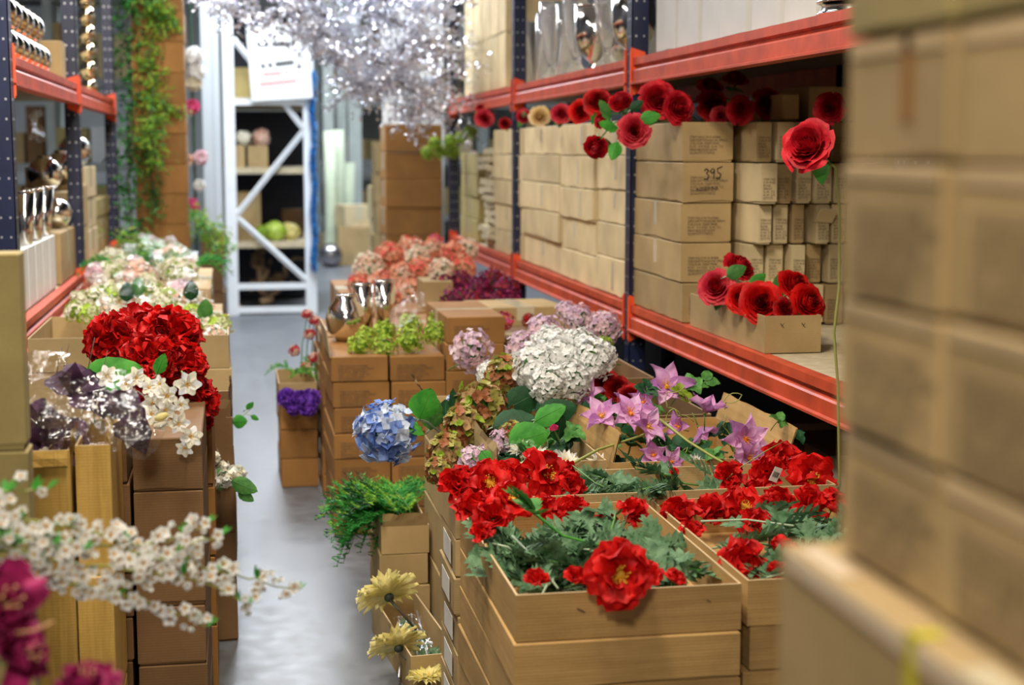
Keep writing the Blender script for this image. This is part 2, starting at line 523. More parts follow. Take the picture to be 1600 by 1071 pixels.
def open_carton(w_, d, h, mat, flaps=(), edge=True, inside=None, t=.005, kind='open_carton', flap_l=.12):
    """open tray carton; flaps: list of (side, angle) with side in NSEW, angle from upright"""
    root = thing(kind, 'open carton', 'carton')
    b = MB()
    X, Yy = w_ / 2, d / 2
    b.box(-X, -Yy, 0, X, Yy, t)
    b.box(-X, -Yy, t, X, -Yy + t, h); b.box(-X, Yy - t, t, X, Yy, h)
    b.box(-X, -Yy + t, t, -X + t, Yy - t, h); b.box(X - t, -Yy + t, t, X, Yy - t, h)
    b.build('tray', mat, root)
    e = MB(); k = .0007   # cut edge of the board
    e.box(-X, -Yy, h, X, -Yy + t, h + k); e.box(-X, Yy - t, h, X, Yy, h + k)
    e.box(-X, -Yy + t, h, -X + t, Yy - t, h + k); e.box(X - t, -Yy + t, h, X, Yy - t, h + k)
    e.build('cut_rim', K_EDGE, root)
    for side, ang in flaps:
        f = MB()
        wd = w_ if side in 'NS' else d
        n = 12
        for lay in (0, t * .7):
            pts = []
            for j in range(3):
                for i in range(n + 1):
                    q = -1 + 2 * i / n
                    l = flap_l * j / 2
                    if j == 2: l += .006 * noise.noise(Vector((q * 5, wd * 7, ang)))
                    pts.append(Vector((q * (wd / 2 - .004), lay + .006 * j * noise.noise(Vector((q * 2, j, ang * 3))), l)))
            f.quad_grid(pts, n + 1, 3)
        rz = {'S': 0, 'E': PI / 2, 'N': PI, 'W': -PI / 2}[side]
        off = {'S': (0, -Yy), 'N': (0, Yy), 'E': (X, 0), 'W': (-X, 0)}[side]
        M = Matrix.Translation((off[0], off[1], h)) @ Matrix.Rotation(rz, 4, 'Z') @ Matrix.Rotation(ang, 4, 'X')
        f.v = [M @ p for p in f.v]
        f.build('flap', mat, root)
    return root


def put(root, x, y, z, rz=0, label=None, group=None, cat='carton'):
    root.location = (x, y, z); root.rotation_euler = (0, 0, rz)
    if label: root['label'] = label
    root['category'] = cat
    if group: root['group'] = group
    return root


def stack(x0, x1, y0, y1, z0, z1, n, mat, desc, adj='brown', stamp=None, jit=.006, first=0, tape=True, wav=.004, keep_top=True):
    """a pile of closed cartons; labels count from the lowest"""
    h = (z1 - z0) / n
    for k in range(n):
        r = carton(x1 - x0 - .004, y1 - y0 - .004, h - .0025, mat, seed=rnd.random() * 50, stamp=stamp, tape=tape, wav=wav)
        nm = 'topmost' if k == n - 1 and n > 1 else ORD[k]
        lab = f'{adj} carton, {nm} of {desc}' if nm in ('topmost', 'lowest') else f'{adj} carton, {nm} up in {desc}'
        if n == 1: lab = f'{adj} carton {desc}'
        put(r, (x0 + x1) / 2 + rnd.uniform(-jit, jit), (y0 + y1) / 2 + rnd.uniform(-jit, jit), z0 + k * h + .001, rnd.uniform(-.012, .012) if jit else 0, lab, 'cartons in ' + desc if n > 1 else None)


#PART2
# ================================================================ the setting
def slab(name, x0, y0, z0, x1, y1, z1, mat):
    b = MB(); b.box(x0, y0, z0, x1, y1, z1)
    return struct(b.build(name, mat))


slab('floor', -7, -1.5, -.1, 8, 31, 0, concrete())
slab('wall_back', -7, 30, 0, 8, 30.15, 6.6, plain('far_wall_paint', (.72, .76, .74), .8, var=.05, vscale=2))
slab('ceiling', -7, -1.5, 6.6, 8, 31, 6.7, plain('ceiling_sheet', (.5, .52, .54), .8))
slab('wall_right', 3.0, 1.5, 0, 3.05, 13.2, 6.6, plain('shade_black_partition', (.008, .009, .014), .9))  # near-black colour stands in for the shade behind the rack
slab('wall_left', -2.05, 1.5, 0, -2.0, 12.2, 6.6, plain('shade_black_partition', (.008, .009, .014), .9))  # shade behind the left rack put into the wall colour

# ================================================================ racking
def upright(root, x, y, z0, z1, face):
    """perforated C post; face = -1 when its aisle side looks to -x"""
    b = MB(); s = face
    b.box(min(x, x + .075 * -s), y, z0, max(x, x + .075 * -s), y + .004, z1)
    b.box(min(x, x - .004 * s), y, z0, max(x, x - .004 * s), y + .085, z1)
    b.box(min(x, x + .075 * -s), y + .081, z0, max(x, x + .075 * -s), y + .085, z1)
    z = z0 + .04
    while z < z1 - .03:
        for dx in (.02, .055):
            xx = x - s * dx
            b.box(xx - .004, y - .0008, z, xx + .004, y + .0002, z + .009, 1)  # pale raised marks painted for light showing through the holes
        for dy in (.025, .06):
            b.box(x + (0 if s > 0 else -.0008), y + dy - .004, z, x + (.0008 if s > 0 else 0), y + dy + .004, z + .009, 1)
        z += .075
    return b.build('upright', [NAVY, GALV], root)


def beam(root, x, y0, y1, z, face):
    """stepped shelf beam with a groove and a protruding lower lip"""
    s = face
    prof = [(.05, 0), (-.012, 0), (-.012, .008), (0, .012), (0, .058), (.006, .064), (.018, .068), (.018, .078), (.004, .084), (.004, .115), (.05, .115)]
    b = MB(); n = len(prof); pts = []
    for y in (y0, y1): pts += [Vector((x - s * px, y, z + pz)) for px, pz in prof]
    b.quad_grid(pts, n, 2, 0, True)
    b.f += [tuple(range(n)), tuple(range(n, 2 * n))]; b.m += [0, 0]
    o = b.build('beam', ORANGE, root)
    for yy in (y0, y1):
        c = MB(); e = 1 if yy == y0 else -1
        c.box(x + s * .002 if s > 0 else x - .008, yy - .012 if e < 0 else yy, z - .04, x + .008 if s > 0 else x - .002, yy if e < 0 else yy + .012, z + .15)
        pts = [Vector((x - s * q, yy + e * .001, z + zz)) for q, zz in ((-.004, -.05), (.06, -.02), (.06, .14), (-.004, .16))]
        k = len(c.v); c.v += pts; c.v += [p + Vector((0, e * .005, 0)) for p in pts]
        for f in ((0, 1, 2, 3), (7, 6, 5, 4), (0, 4, 5, 1), (1, 5, 6, 2), (2, 6, 7, 3), (3, 7, 4, 0)):
            c.f.append(tuple(k + i for i in f)); c.m.append(0)
        c.build('beam_connector', CLIP, o)


def rack(label, x, face, ys, zs, depth, ztop, boardy):
    root = thing('storage_rack', label, 'rack', (0, 0, 0))
    xb = x - face * depth
    for y in ys:
        upright(root, x, y, 0, ztop, face); upright(root, xb, y, 0, ztop, -face)
    for z in zs:
        for a, b in zip(ys[:-1], ys[1:]):
            beam(root, x, a + .087, b - .002, z, face); beam(root, xb, a + .087, b - .002, z, -face)
        d = MB(); lo, hi = sorted((x - face * .052, xb + face * .052))
        y = boardy[0]; 
        while y < boardy[1]:
            e = min(y + .598, boardy[1]); d.box(lo, y, z + .098, hi, e, z + .113); y += .6
        d.build('shelf_board', BOARD, root)
    return root


rack('navy and orange-red pallet rack along the right side of the aisle', 1.72, -1, (3.75, 6.58, 9.42, 12.3), (.855, 1.935), 1.05, 3.4, (3.85, 12.3))
rack('navy and orange-red pallet rack along the left side of the aisle', -.82, 1, (6.15, 8.8, 11.5), (.855, 1.9), 1.0, 3.4, (6.1, 11.5))
DR, DL2, UR, UL = .972, .972, 2.052, 2.017

# ================================================================ right lower shelf
# long stack whose ends carry the handwritten number
for k in range(5):
    r = carton(.205, .76, .155, K_MID, k * 3.7 + 1, stamp='-Y', wav=.006, tape=k in (1, 2))
    if k == 3:
        mb = MB()
        for s_ in ([(0, .034), (.008, .04), (.016, .034), (.008, .024), (.018, .014), (.012, .002), (0, .004)],
                   [(.028, .04), (.022, .03), (.03, .024), (.038, .034), (.032, .042)], [(.038, .034), (.034, .004)],
                   [(.066, .048), (.048, .04), (.05, .028), (.062, .02), (.056, .004), (.044, .006)]):
            stroke(s_, .0032, 0, mb)
        h = mb.build('handwritten_number', MARKER, r); h.location = (-.018, -.3842, .088); h.scale = (1.1,) * 3
        t = bpy.data.objects.new('handwritten_colour', textmesh('handwriting', 'ROSE/PINK', .019, MARKER)); COL.objects.link(t)
        t.parent = r; t.location = (-.05, -.3842, .045); t.rotation_euler = (PI / 2, -.06, 0)
    desc = 'long stack beside the open carton of red roses on the right shelf'
    lab = ['kraft carton, lowest', 'stamped kraft carton, second from the bottom', 'stamped kraft carton, third from the bottom',
           'kraft carton with 395 handwritten on its end', 'kraft carton under the rose heads, topmost'][k] + ' of the stack next to the orange upright'
    put(r, 1.845 + rnd.uniform(-.006, .006), 6.225 + rnd.uniform(-.01, .01), DR + k * .1585, rnd.uniform(-.01, .01), lab, 'kraft cartons stacked beside the open rose carton')

ROSEBOX = put(open_carton(.20, .86, .125, K_MID), 1.85, 5.325, DR, 0, 'open kraft carton of red roses on the right lower shelf edge')
mb = MB()
for xx in (-.045, .03): stroke([(xx, .1), (xx + .012, .085)], .003, 0, mb); stroke([(xx + .012, .1), (xx + .004, .09)], .002, 0, mb)
q = mb.build('staple_marks', INK, ROSEBOX); q.location = (0, -.4306, 0)

# wall of small cartons standing on end behind
cols = [(1.975, 2.045), (2.05, 2.125), (2.13, 2.195), (2.205, 2.275), (2.285, 2.36), (2.37, 2.44), (2.45, 2.53)]
cn = ['first', 'second', 'third', 'fourth', 'fifth', 'sixth', 'seventh']
for ci, (a, b) in enumerate(cols):
    z = DR + .002
    for k in range(5):
        h = .158
        r = carton(b - a - .005 - .006 * ((ci * 3 + k) % 3), .36, h - .005, K_PALE if (ci + k) % 4 else K_MID, ci * 7 + k * 1.3, wav=.006, stamp='small', tape=False, kind='slim_carton')
        dy = rnd.uniform(-.06, .07)
        nm = ['lowest', 'second', 'third', 'fourth', 'topmost'][k]
        put(r, (a + b) / 2, 5.86 + dy, z, rnd.uniform(-.05, .05), f'slim stamped carton, {nm} in the {cn[ci]} column right of the 395 carton', 'slim stamped cartons stacked on end behind the roses')
        if ci == 3 and k == 2:
            f = MB(); f.box(-.036, -.001, 0, .036, .003, .07)
            fo = f.build('loose_flap', K_PALE, r); fo.location = (0, -.186, .085); fo.rotation_euler = (.75, .08, 0)
        z += h
for i, (x, h_, wd) in enumerate(((2.13, .10, .07), (2.30, .13, .19))):
    put(carton(wd, .34, h_, K_MID, 90 + i, tape=False, kind='slim_carton'), x, 5.9, DR + .795, .02, ['narrow carton lying on top of the slim cartons, below the beam', 'wide carton lying on top of the slim cartons, near the drooping rose'][i])

# kraft wall further along: columns in y, rows in z
ycols = [(6.74, 7.36), (7.38, 8.18), (8.2, 9.3), (9.32, 10.35)]
yn = ['nearest', 'second', 'third', 'farthest']
for ci, (a, b) in enumerate(ycols):
    z = DR + .002
    rows = [.155, .17, .16, .165, .165] if ci % 2 else [.175, .16, .16, .16, .16]
    for k, h in enumerate(rows):
        r = carton(.42, b - a - .006, h - .003, K_PALE, ci * 11 + k * 2.1, wav=.007, tape=False)
        if rnd.random() < .45:
            t = MB(); yy = rnd.uniform(-.12, .12); t.box(-.212, yy - rnd.uniform(.012, .03), h * rnd.uniform(.1, .5), -.2105, yy + .015, h * .9); t.build('tape_strip', TAPE, r)
        nm = ['lowest', 'second', 'third', 'fourth', 'topmost'][k]
        put(r, 1.965 + rnd.uniform(-.012, .008), (a + b) / 2, z, rnd.uniform(-.008, .008), f'pale kraft carton, {nm} in the {yn[ci]} column of the long wall on the right shelf', 'pale kraft cartons stacked along the right shelf')
        z += h
# folded mats
for k in range(13):
    b = MB(); n = 9; pts = []
    for j in range(5):
        for i in range(n):
            q = i / (n - 1) - .5; p = j / 4 - .5
            pts.append(Vector((p * .34, q * .42, .018 * noise.noise(Vector((q * 4, p * 3, k * 2.2))))))
    m_ = len(pts); b.quad_grid(pts, n, 5); b.quad_grid([p + Vector((0, 0, .04)) for p in pts], n, 5)
    edge = [i for i in range(n)] + [n * j + n - 1 for j in range(1, 5)] + [4 * n + i for i in range(n - 2, -1, -1)] + [n * j for j in range(3, 0, -1)]
    for i in range(len(edge)):
        a, c = edge[i], edge[(i + 1) % len(edge)]; b.f.append((a, c, c + m_, a + m_)); b.m.append(0)
    o = b.build('folded_sack', plain('cream_hessian', (.58, .50, .32), .9, bump=.4, bscale=120), smooth=False)
    o.location = (1.93 + rnd.uniform(-.03, .03), 10.72 + rnd.uniform(-.04, .04), DR + .004 + k * .054); o.rotation_euler = (0, 0, rnd.uniform(-.06, .06))
    tag(o, 'cream folded sack in the pile at the far end of the right shelf', 'sack', 'cream folded sacks piled on the right shelf')
stack(1.78, 2.16, 11.25, 12.1, DR, DR + .66, 4, K_OLIVE, 'stack at the far end of the right shelf', 'olive kraft', jit=.004)
# under the shelf
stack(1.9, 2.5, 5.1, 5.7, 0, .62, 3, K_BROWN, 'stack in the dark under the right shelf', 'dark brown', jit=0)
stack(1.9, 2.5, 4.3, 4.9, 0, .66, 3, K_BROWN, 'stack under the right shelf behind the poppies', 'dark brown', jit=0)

# ================================================================ right upper shelf
for k, (a, b) in enumerate(((10.0, 10.28), (10.3, 10.6), (10.62, 10.95), (10.97, 11.35), (11.37, 11.8))):
    for j in range(2):
        put(carton(.4, b - a - .006, .36, K_PALE, 40 + k * 2 + j, tape=False, kind='upright_carton'), 1.97, (a + b) / 2, UR + j * .363, 0,
            f'pale upright carton, {["lower", "upper"][j]} row, {cn[k]} from the glass vases on the right top shelf', 'upright cartons on the right top shelf')


def vase(prof, mat, kind='vase', parts=None):
    def f():
        r = thing(kind, 'vase', 'vase')
        b = MB(); b.lathe(prof, 28); b.build('vase_body', mat, r, True)
        top = prof[len(prof) // 2] if parts is None else parts
        t = MB(); t.lathe([(top[0] - .003, top[1] - .003), (top[0] + .003, top[1] - .002), (top[0] + .004, top[1] + .002), (top[0] - .002, top[1] + .003)], 28)
        t.build('vase_rim', mat, r, True)
        return r
    return f


tall = [(.0, 0), (.062, 0), (.064, .01), (.03, .05), (.026, .09), (.05, .2), (.072, .33), (.075, .44), (.070, .44), (.066, .33), (.045, .2), (.02, .1), (0, .09)]
urn = [(.0, 0), (.05, 0), (.055, .008), (.022, .035), (.03, .05), (.085, .1), (.105, .18), (.105, .33), (.100, .33), (.098, .18), (.08, .11), (0, .07)]
cyl = [(.0, 0), (.055, 0), (.057, .4), (.053, .4), (.050, .012), (0, .012)]
for k, (x, y, kd) in enumerate(((1.84, 7.0, 'urn'), (1.82, 7.42, 'tall'), (1.84, 7.78, 'urn'), (1.82, 8.12, 'tall'), (1.84, 8.46, 'cyl'), (1.82, 8.76, 'tall'), (1.84, 9.06, 'cyl'),
                               (2.12, 7.2, 'tall'), (2.12, 7.75, 'cyl'), (2.12, 8.3, 'urn'), (2.12, 8.8, 'tall'), (1.84, 9.66, 'cyl'))):
    mt = {'urn': SILVER, 'tall': GLASS, 'cyl': GLASS}[kd]
    place('v' + kd, vase({'urn': urn, 'tall': tall, 'cyl': cyl}[kd], mt, parts=({'urn': (.103, .33), 'tall': (.073, .44), 'cyl': (.055, .4)}[kd])),
          f'{ {"urn": "silver mirrored urn vase", "tall": "clear glass trumpet vase", "cyl": "clear glass cylinder vase"}[kd]}, {["front", "back"][x > 2]} row on the right top shelf, place {cn[k % 7]} from the upright',
          (x, y, UR), group='vases on the right top shelf')
for k in range(12):   # keep every vase label its own
    pass
for k, y in enumerate((6.3, 6.02, 5.72, 5.42, 5.1, 4.8)):
    put(carton(.40, .27, .42 - .03 * (k % 2), WHITEB, 60 + k, tape=False, kind='white_carton', wav=.003), 1.99 + .01 * (k % 3), y, UR, .02 * (k % 2), f'white upright carton, {cn[k]} from the dark upright on the right top shelf', 'white upright cartons on the right top shelf')
lid = [(0, .10), (.02, .10), (.025, .085), (.07, .075), (.11, .045), (.125, .01), (.13, 0), (.126, 0), (.12, .01), (.105, .04), (.065, .07), (0, .08)]
for k, (y, z) in enumerate(((4.42, 0), (4.42, .035), (4.42, .07), (4.12, 0), (4.12, .035))):
    place('dome', vase(lid, SILVER, 'silver_bowl', (.128, .003)), f'upturned silver bowl, {["lowest", "middle", "top"][z > .03 and (z > .06) + 1]} of the {["nearer", "farther"][y > 4.3]} pile at the end of the right top shelf', (1.86, y, UR + z), group='upturned silver bowls on the right top shelf')
    PROTO['dome']['category'] = 'bowl'
for o in COL.objects:
    if o.name.startswith('silver_bowl'): o['category'] = 'bowl'

# ================================================================ left lower shelf
for k in range(5):
    put(carton(.30, .24, .265, WHITEB, 70 + k, tape=False, kind='white_carton', wav=.003), -1.02, 6.72 + k * .26, DL2, 0, f'slim white carton, {cn[k]} from the near end of the left lower shelf', 'slim white cartons on the left lower shelf')
taper = [(0, 0), (.028, 0), (.03, .004), (.05, .235), (.047, .235), (.027, .012), (0, .01)]
for k, (x, y) in enumerate(((-.905, 7.05), (-.905, 7.4), (-.905, 7.78))):
    place('taper', vase(taper, SILVER, 'tapered_vase', (.049, .236)), f'tall tapered silver vase, {["nearest", "middle", "farthest"][k]} of three on the slim white cartons', (x, y, DL2 + .266), group='tapered silver vases on the white cartons')
stack(-1.2, -.86, 8.05, 8.82, DL2, DL2 + .265, 1, K_MID, 'under a mirrored ball on the left lower shelf', 'brown', jit=0)
stack(-1.55, -1.25, 7.0, 7.6, DL2, DL2 + .42, 2, K_MID, 'pair behind the tapered silver vases on the left shelf', 'brown', jit=0)
stack(-1.2, -.86, 8.87, 9.22, DL2, DL2 + .45, 3, K_PALE, 'pale stack behind the mirrored balls on the left shelf', 'pale', jit=.004)
stack(-1.2, -.86, 9.24, 9.58, DL2, DL2 + .48, 2, K_MID, 'middle stack on the left lower shelf', 'kraft', jit=.004)
stack(-1.22, -.87, 9.6, 10.3, DL2, DL2 + .58, 3, K_PALE, 'fourth stack on the left lower shelf', 'pale kraft', jit=.004)
stack(-1.22, -.88, 10.34, 11.4, DL2, DL2 + .36, 3, K_OLIVE, 'farthest stack on the left lower shelf', 'olive', jit=.004)


def ballvase(mat, r=.08):
    prof = [(.0, 0), (r * .4, 0), (r * .75, r * .3), (r, r), (r * .93, r * 1.4), (r * .7, r * 1.72), (r * .38, r * 1.93), (r * .36, r * 2.02), (r * .33, r * 1.95), (r * .33, r * 1.8)]
    fine = []
    for i in range(len(prof) - 1):
        fine.append(prof[i])
    return vase([(r * .35 * 0, 0)] + [(max(.0, r * math.sin(a)), r - r * math.cos(a)) for a in [.3 + i * .19 for i in range(14)]] + [(r * .36, 2.03 * r), (r * .32, 1.95 * r)], mat, 'mirrored_ball_vase', (r * .36, r * 2.03))


BV = [(-.93, 8.55, DL2 + .266, 1, 'S', 'on the brown carton of the left lower shelf'),
      (-1.04, 9.04, DL2 + .451, 1.2, 'S', 'just above the tapered vases'),
      (-.99, 9.41, DL2 + .481, 1.2, 'S', 'high on the pale stack of the left lower shelf'),
      (-.94, 9.75, DL2 + .581, 1.2, 'S', 'behind another ball on the pale stack'),
      (-1.38, 7.12, DL2 + .421, 1.2, 'S', 'at the back of the left lower shelf'),
      (-1.38, 7.42, DL2 + .421, 1.2, 'S', 'far back beside another ball on the brown pair'),
      (-.97, 10.15, DL2 + .581, 1.2, 'S', 'on the middle stack of the left lower shelf')]
BV.append((-.93, 6.42, UL, 1.1, 'S', 'nearest and largest on the left top shelf'))
for k in range(7): BV.append((-.93, 6.72 + k * .2, UL, .9, 'G' if k % 2 else 'S', f'{cn[k]} from the near end, bottom row, left top shelf'))
for k in range(6): BV.append((-.945, 6.82 + k * .2, UL + .14, .9, 'S' if k % 2 else 'G', f'{cn[k]} from the near end, second layer, left top shelf'))
for k in range(4): BV.append((-1.13, 6.5 + k * .3, UL + .0, 1.1, 'S', f'{cn[k]} from the near end, back row, left top shelf'))
for c in range(2):
    for k in range(8): BV.append((-.93 - .03 * c, 10.75 + c * .4, UL + .118 * k, .72, 'G', f'{cn[k] if k < 7 else "eighth"} up in the {["nearer", "farther"][c]} column, left top shelf'))
for (x, y, z, s_, m_, d_) in BV:
    place('ball' + m_, ballvase(SILVER if m_ == 'S' else GOLDG), f'{"silver" if m_ == "S" else "champagne"} mirrored ball vase, {d_}', (x, y, z), scale=s_, rot=(0, 0, 0), group='mirrored ball vases on the left rack')
put(carton(.2, .2, .2, K_MID, 77, tape=False), -.96, 8.5, UL, 0, 'small kraft carton at the end of the mirrored balls, left top shelf')

# crumpled clear plastic hanging below the left top shelf
for k, (x, y, z) in enumerate(((-.88, 6.3, 1.86), (-.9, 7.6, 1.84))):
    b = MB(); pts = []
    for j in range(8):
        for i in range(8): pts.append(Vector((rnd.uniform(-.03, .03), (i / 7 - .5) * .4, -j / 7 * .14 + rnd.uniform(-.02, .02))))
    b.quad_grid(pts, 8, 8); o = b.build('plastic_wrap', CELLO2, smooth=True, loc=(x, y, z))
    tag(o, ['crumpled clear plastic hanging under the left top beam, nearer piece', 'crumpled clear plastic hanging under the left top beam, farther piece'][k], 'plastic')

# ================================================================ right foreground pile of cartons beside the camera
Yc = [(1.03, 1.215), (.84, 1.025), (.65, .835)]
for ci, (a, b) in enumerate(Yc):
    z = .0; n = 0; zs = []
    zz = 1.852
    hs = [.112, .098, .112, .105, .12] 
    for k in range(7):
        h = [.112, .098, .112, .11, .11, .13, .16][k]
        zz -= h
        mt = [K_OLIVE, K_MID, K_MID, K_MID, K_MID, K_MID, K_MID][k]
        r = carton(.34, b - a - .004, h - .003, mt, ci * 5 + k * 1.9, wav=.003, tape=False, stamp='-X' if k in (2, 3, 4) else None)
        if k in (1, 0) and ci == 0:
            t = MB(); t.box(-.1715, -.03, .03, -.1705, -.015, h * .95); t.build('tape_strip', plain('brown_tape', (.30, .13, .03), .3), r)
        e = MB(); e.box(-.1715, -.085, h - .016, -.1703, .085, h - .005); e.build('lid_seam', K_EDGE, r)
        put(r, .672 + rnd.uniform(-.004, .004), (a + b) / 2, zz, 0, f'blurred carton at the right edge, {ORD[k] if k else "first"} from the top, {["farthest", "middle", "nearest"][ci]} column', 'blurred cartons of the tall pile at the right edge')
# the wide carton under it with the yellow strap
r = carton(.52, .80, .20, K_MID, 33, wav=.003, kind='strapped_carton')
s_ = MB()
s_.box(-.2625, .12, 0, -.2605, .135, .203); s_.box(-.2625, .12, .2005, .26, .135, .2025)
s_.build('yellow_strap', plain('yellow_strap', (.55, .50, .02), .35), r)
s_ = MB(); s_.box(-.255, .28, .2005, -.235, .37, .2022); s_.box(-.262, -.38, .182, -.2605, .38, .199); s_.build('glossy_tape', plain('pale_tape', (.72, .58, .42), .12, spec=1), r)
put(r, .735, .875, 1.102, 0, 'large kraft carton with a yellow strap under the blurred pile at right')
stack(.48, 1.0, .475, 1.28, 0, 1.1, 4, K_MID, 'pile under the yellow-strapped carton', 'large kraft', jit=0)

# ================================================================ poppy cartons and their piles
def pile_open(x0, x1, y0, y1, z1, h, n, mat, desc, flaps=(), rz=0, label=None, lmat=None, flap_l=.12, adj='kraft', zb=0, stamp=None):
    if n: stack(x0 - .003, x1 + .003, y0 - .003, y1 + .003, zb, z1 - h - .001, n, lmat or mat, 'pile under ' + desc, adj, tape=False, stamp=stamp)
    return put(open_carton(x1 - x0, y1 - y0, h, mat, flaps, flap_l=flap_l), (x0 + x1) / 2, (y0 + y1) / 2, z1 - h, rz, label or f'open {adj} carton, {desc}')


pb1 = pile_open(.568, 1.064, 3.09, 3.9, .72, .102, 6, K_GRAIN, 'the front open carton of poppies', label='open kraft carton of red poppies at the very front, dropping one poppy over its rim')
b = MB(); stroke([(-.115, .066), (-.1, .058)], .004, 0, b); stroke([(.17, .07), (.178, .066)], .003, 0, b)
o = b.build('pulled_staple', INK, pb1); o.location = (0, -.4056, 0)
pile_open(1.085, 1.585, 3.11, 3.9, .72, .102, 6, K_GRAIN, 'the front right open carton of poppies', label='open kraft carton of poppies right of the front one, partly behind the blurred pile')
pb3 = pile_open(.56, 1.62, 3.93, 4.24, .735, .105, 6, K_MID, 'the crosswise carton of poppies', label='long open kraft carton of poppies lying crosswise behind the front two')
for o in [c for c in COL.objects if c.get('label', '').find('pile under the crosswise') > 0]:
    l = MB(); l.box(-.5365, -.09, .02, -.5355, .06, .085); l.build('paper_label', plain('label_paper', (.72, .70, .64), .6), o)
pile_open(.735, 1.06, 4.30, 4.95, .75, .14, 3, K_MID, 'the hydrangea carton', flaps=(('N', -.5), ('W', .0)), label='open kraft carton of pale flowers behind the left end of the crosswise poppy carton', flap_l=.05)
pile_open(1.08, 1.62, 4.30, 5.0, .74, .15, 3, K_GRAIN, 'the clematis carton', flaps=(('W', -.25), ('E', .3)), label='open grained carton holding pink clematis, right of the pale flowers', flap_l=.09)
pile_open(.675, .98, 5.0, 5.5, .76, .14, 3, K_MID, 'the blue hydrangea carton', flaps=(('W', .6),), label='open kraft carton with flap bent outward, below the blue hydrangea', flap_l=.1)
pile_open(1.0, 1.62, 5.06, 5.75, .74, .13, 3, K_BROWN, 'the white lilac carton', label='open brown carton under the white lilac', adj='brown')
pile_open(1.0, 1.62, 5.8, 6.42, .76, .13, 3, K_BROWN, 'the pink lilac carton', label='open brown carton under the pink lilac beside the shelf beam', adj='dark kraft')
put(open_carton(.15, .68, .13, K_MID), .545, 4.82, 0, .085, 'open kraft carton of yellow chrysanthemums on the floor')
pile_open(.49, .66, 5.3, 5.72, .33, .1, 2, K_MID, 'the fern carton', flaps=(('S', .35), ('W', .2)), label='small open carton under the green fern by the aisle', flap_l=.05)

# ================================================================ centre block of stamped cartons
for ci, (a, b, top, n) in enumerate(((.402, .645, .78, 7), (.649, .886, .775, 7), (.890, 1.145, .94, 8))):
    stack(a, b, 6.5, 7.2, 0, top, n, K_RED, f'{["left", "middle", "right tall"][ci]} column of the centre block', 'reddish stamped', jit=.004, tape=ci == 2, stamp='-Y')
stack(.40, .886, 7.25, 8.0, 0, .78, 7, K_RED, 'second row of the centre block', 'reddish wide', jit=.003)
stack(.89, 1.5, 7.25, 8.0, 0, .80, 4, K_RED, 'second row right of the centre block', 'reddish large', jit=.003)
put(carton(.42, .4, .10, K_MID, 5), 1.36, 7.45, .80, .1, 'flat kraft carton on the centre block behind the orange sprigs')
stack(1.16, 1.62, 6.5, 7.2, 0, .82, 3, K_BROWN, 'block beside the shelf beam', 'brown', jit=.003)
b = MB(); b.box(0, 0, 0, .004, .5, .12)
o = b.build('cardboard_divider', K_EDGE); o.location = (.392, 6.52, .772); o.rotation_euler = (0, -.12, .0)
tag(o, 'upright cardboard flap along the left top edge of the centre block', 'cardboard flap')
stack(.7, 1.55, 8.1, 8.95, 0, .80, 3, K_RED, 'block under the burgundy flowers', 'reddish', jit=.003)
stack(.62, 1.5, 9.0, 10.2, 0, .80, 3, K_RED, 'block under the peach flowers', 'reddish', jit=.003)
put(carton(.16, .3, .15, K_MID, 9, tape=False), 1.08, 8.35, .80, 0, 'small kraft carton between the peach and burgundy flowers')
# small pile left of the centre block
stack(.20, .385, 7.5, 8.0, 0, .43, 3, K_RED, 'small pile by the aisle left of the centre block', 'reddish', jit=.004, stamp=None)
put(open_carton(.185, .5, .09, K_MID), .2925, 7.75, .431, 0, 'open carton of moss on the small pile by the aisle')

# ================================================================ left floor cartons
stack(-.86, -.382, 2.9, 2.985, 0, 1.466, 4, K_OLIVE, 'tall near pile at the left edge', 'olive', jit=.003)
pile_open(-.70, -.372, 3.5, 3.84, .985, .3, 2, K_YEL, 'the aubergine flowers', flaps=(('S', 2.9), ('E', .12)), label='tall open yellow carton holding aubergine flowers in cellophane', flap_l=.035, adj='yellow')
pile_open(-.362, -.285, 3.52, 3.86, .99, .3, 2, K_YEL, 'the aubergine bouquet', flaps=(('E', -.12),), label='narrow open yellow carton with torn flaps right of the aubergine flowers', flap_l=.05, adj='yellow')
stack(-.345, -.272, 3.92, 4.6, 0, .93, 8, K_BROWN, 'narrow column right of the torn yellow cartons', 'slim brown', jit=.002, tape=False)
zz = [0, .17, .335, .49, .792, .93]
for k in range(5):
    put(carton(.172, .62, zz[k + 1] - zz[k] - .003, K_BROWN, 12 + k, tape=False), -.177, 4.23, zz[k] + .001, rnd.uniform(-.01, .01),
        f'brown carton, {["lowest", "second from the bottom", "third from the bottom", "fourth from the bottom", "topmost"][k]} of the column below the ivory blossoms', 'brown cartons in the column below the ivory blossoms')
stack(-.30, -.075, 4.62, 5.05, 0, .86, 4, K_RED, 'stack hidden behind the brown column on the left', 'reddish', jit=.003, tape=False)
pile_open(-.24, -.018, 5.12, 5.7, .77, .2, 3, K_BROWN, 'the small white sprays by the aisle', flaps=(('E', -.06), ('S', -.03)), label='open brown carton at the aisle edge holding small white sprays', flap_l=.06, adj='dark brown')
pile_open(-.79, -.41, 6.1, 6.9, .93, .13, 4, K_MID, 'the red hydrangeas', label='open kraft carton behind the red hydrangeas, left half')
pile_open(-.405, -.028, 6.1, 6.9, .93, .13, 4, K_MID, 'the ivory bouquets', label='open kraft carton behind the red hydrangeas, nearer the aisle')
stack(-.77, -.06, 6.98, 7.9, 0, .88, 3, K_MID, 'pile under the wrapped ivory bouquets', 'kraft', jit=.003)
stack(-.74, -.12, 8.0, 9.4, 0, .95, 3, K_MID, 'pile under the wrapped green bouquets', 'kraft', jit=.003)

